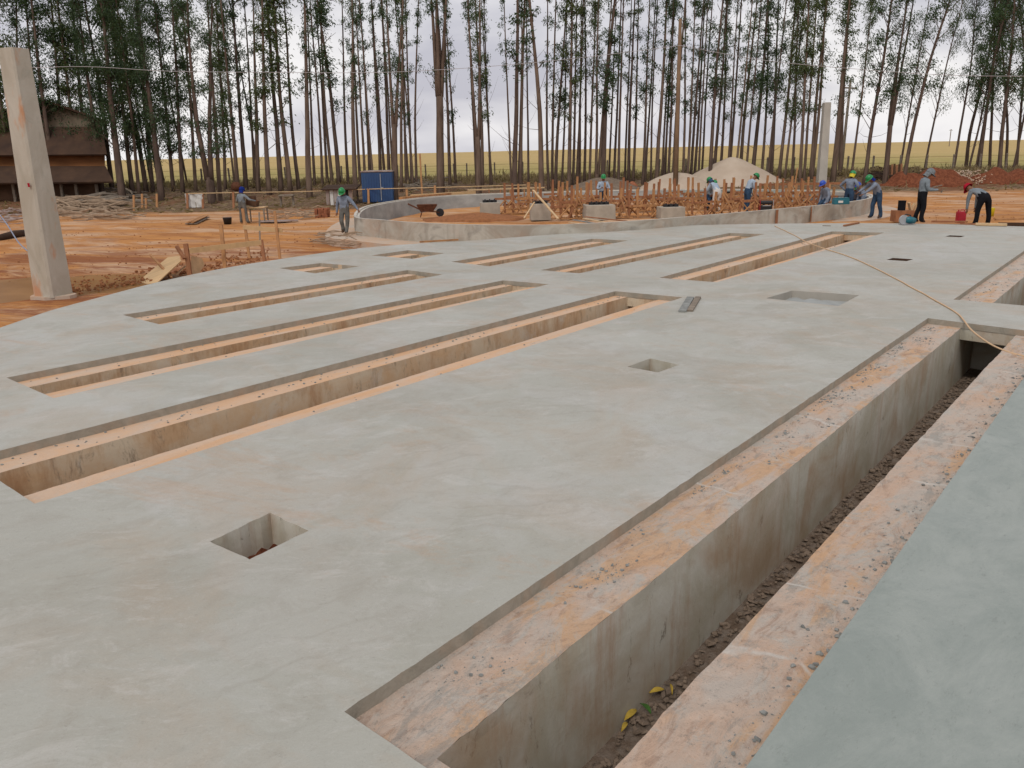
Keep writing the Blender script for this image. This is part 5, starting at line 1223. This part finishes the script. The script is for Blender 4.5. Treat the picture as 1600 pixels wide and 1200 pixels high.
# 1 worker in blue hood, back to us, at the table
person(hit(381, 349), -.5, 'worker with a blue hood standing with his back to us at the table', m_shirt2, m_jeang, lean=.08, headp=.2,
       arms=[((.20, .10, -.22), (.32, .34, -.28)), ((-.14, .0, -.26), (-.16, .15, -.40))], legs=[((.16, .05, .49), (.24, .02, .09)), ((-.12, .02, .49), (-.13, -.04, .09))], hat='hood', hatm=m_bluec, cloth=m_bluec, scale=.99)
# 2 walking worker, one hand on the wall
person(onz(541, 366, -.35), PI-.15, 'walking worker in a green helmet with one hand on the curved wall', m_shirt, m_jeang, lean=.10, headp=.55,
       arms=[((.08, -.04, -.28), (.10, .0, -.52)), ((-.22, .12, -.20), (-.38, .16, -.42))], legs=[((.10, .16, .52), (.09, -.02, .14)), ((-.09, .02, .49), (-.05, .10, .09))], hatm=m_green, scale=1.0)
# 3 worker facing us inside the ring
person(onz(942, 331, -.35), PI, 'worker in a pale blue shirt facing us inside the ring with hands together', m_shirt3, m_jean, lean=.08, headp=.15,
       arms=[((.10, .05, -.27), (-.06, .26, -.22)), ((-.10, .05, -.27), (.06, .26, -.22))], hatm=m_green, scale=1.0)
# 4,5 bent worker with back to us, and the one in front of him
person(onz(1120, 331, -.35), .35, 'bent worker in a pale shirt with his back to us among the props', m_shirt3, m_white, lean=.75, headp=.2, twist=.3,
       arms=[((.08, .10, -.26), (.02, .26, -.48)), ((-.08, .10, -.26), (-.05, .28, -.46))], legs=[((.13, .08, .50), (.14, -.02, .09)), ((-.13, .08, .50), (-.14, -.02, .09))], hatm=m_green, cloth=m_jean, scale=1.0)
person(onz(1108, 328, -.35), PI+.3, 'crouching worker in a green helmet beyond the bent worker', m_shirt2, m_jean, lean=.5, headp=.3, crouch=.25,
       arms=[((.08, .12, -.24), (.02, .32, -.36)), ((-.08, .12, -.24), (-.02, .32, -.36))], legs=[((.16, .30, .48), (.14, .02, .09)), ((-.16, .30, .48), (-.14, .02, .09))], hatm=m_green, scale=1.0)
# 6 leaning worker facing right
person(onz(1166, 332, -.35), -PI/2+.2, 'worker in a green helmet leaning forward to the right over the props', m_shirt3, m_jean, lean=.45, headp=.45,
       arms=[((.06, .02, -.28), (.04, .12, -.52)), ((-.06, .02, -.28), (-.04, .14, -.50))], hatm=m_green, scale=1.05)
# 7 worker with yellow neck cloth
person(onz(1324, 333, -.35), -.9, 'worker in a green helmet with a yellow neck cloth, hands on hips', m_shirt, m_jean, lean=.15, headp=.35,
       arms=[((.20, -.10, -.22), (.08, .06, -.40)), ((-.22, -.10, -.22), (-.06, .04, -.42))], hatm=m_green, cloth=m_yellow, scale=1.04)
# 8, 9, 10 workers mostly hidden behind the wall
person(onz(1336, 329, -.4), PI*.8, 'crouching worker whose green helmet just shows over the wall', m_shirt, m_jean, lean=.6, headp=.2, crouch=.42,
       legs=[((.16, .32, .46), (.14, .05, .09)), ((-.16, .32, .46), (-.14, .05, .09))], arms=[((.06, .10, -.26), (-.02, .26, -.10)), ((-.06, .10, -.26), (.02, .26, -.10))], hatm=m_green, scale=1.0)
person(onz(1291, 336, -.4), PI*.6, 'crouching worker in a blue helmet behind the orange stakes', m_shirt, m_jean, lean=.4, headp=.2, crouch=.22,
       legs=[((.16, .32, .46), (.14, .05, .09)), ((-.16, .32, .46), (-.14, .05, .09))], hatm=m_bluep, scale=1.0)
person(onz(1349, 331, -.4), PI*.5, 'crouching worker in a blue helmet at the hands of the worker in jeans', m_shirt, m_jean, lean=.5, headp=.1, crouch=.36,
       legs=[((.16, .32, .46), (.14, .05, .09)), ((-.16, .32, .46), (-.14, .05, .09))], hatm=m_bluep, scale=1.0)
# 11 worker in jeans bending over the wall end, facing left
person(onz(1369, 341, -.35), PI/2+.05, 'worker in blue jeans and green helmet bending to the left over the wall end', m_shirt, m_jean, lean=.55, headp=.35,
       arms=[((.02, .24, -.16), (-.02, .46, -.30)), ((-.02, .22, -.20), (.02, .44, -.36))], legs=[((.11, .14, .50), (.12, .12, .09)), ((-.11, -.02, .50), (-.12, -.12, .09))], hatm=m_green, cloth=m_bluec, scale=1.06)
# 12 man in grey cap facing right with a tool
P12 = onz(1436, 348, 0)
pm = person(P12, -PI/2-.1, 'man in a grey cap and black trousers looking down at a tool in his hands', m_shirt2, m_pants, lean=.12, headp=.55,
       arms=[((.05, .02, -.29), (-.02, .32, -.30)), ((-.05, .02, -.29), (.02, .30, -.26))], legs=[((.10, .06, .49), (.10, .0, .09)), ((-.10, .0, .49), (-.12, -.12, .09))], hat='cap', hatm=m_greyc, cloth=m_greyc, scale=1.03)
g = MB(); tp = P12+Vector((.36, -.12, 1.20)); g.bar(tp-Vector((.18, 0, .04)), tp+Vector((.22, 0, .05)), .03, .03); g.bar(tp+Vector((-.02, 0, -.12)), tp+Vector((.24, 0, -.16)), .02, .02); g.bar(tp+Vector((.22, 0, -.2)), tp+Vector((.24, 0, -.08)), .04, .04)
tag(g.build('hammer', m_woodg), 'dark hammer held by the man in the grey cap', 'hammer')
# 13 bent man in red cap
person(onz(1534, 352, -.22), .05, 'man in a red cap and black trousers bent double with his back to us', m_shirt2, m_pants, lean=1.2, headp=.15, twist=.38,
       arms=[((.02, .08, -.27), (.0, .06, -.55)), ((-.04, .04, -.28), (-.06, .0, -.56))], legs=[((.18, .04, .50), (.21, .0, .09)), ((-.18, .04, .50), (-.21, .0, .09))], hat='cap', hatm=m_redc, scale=1.06)
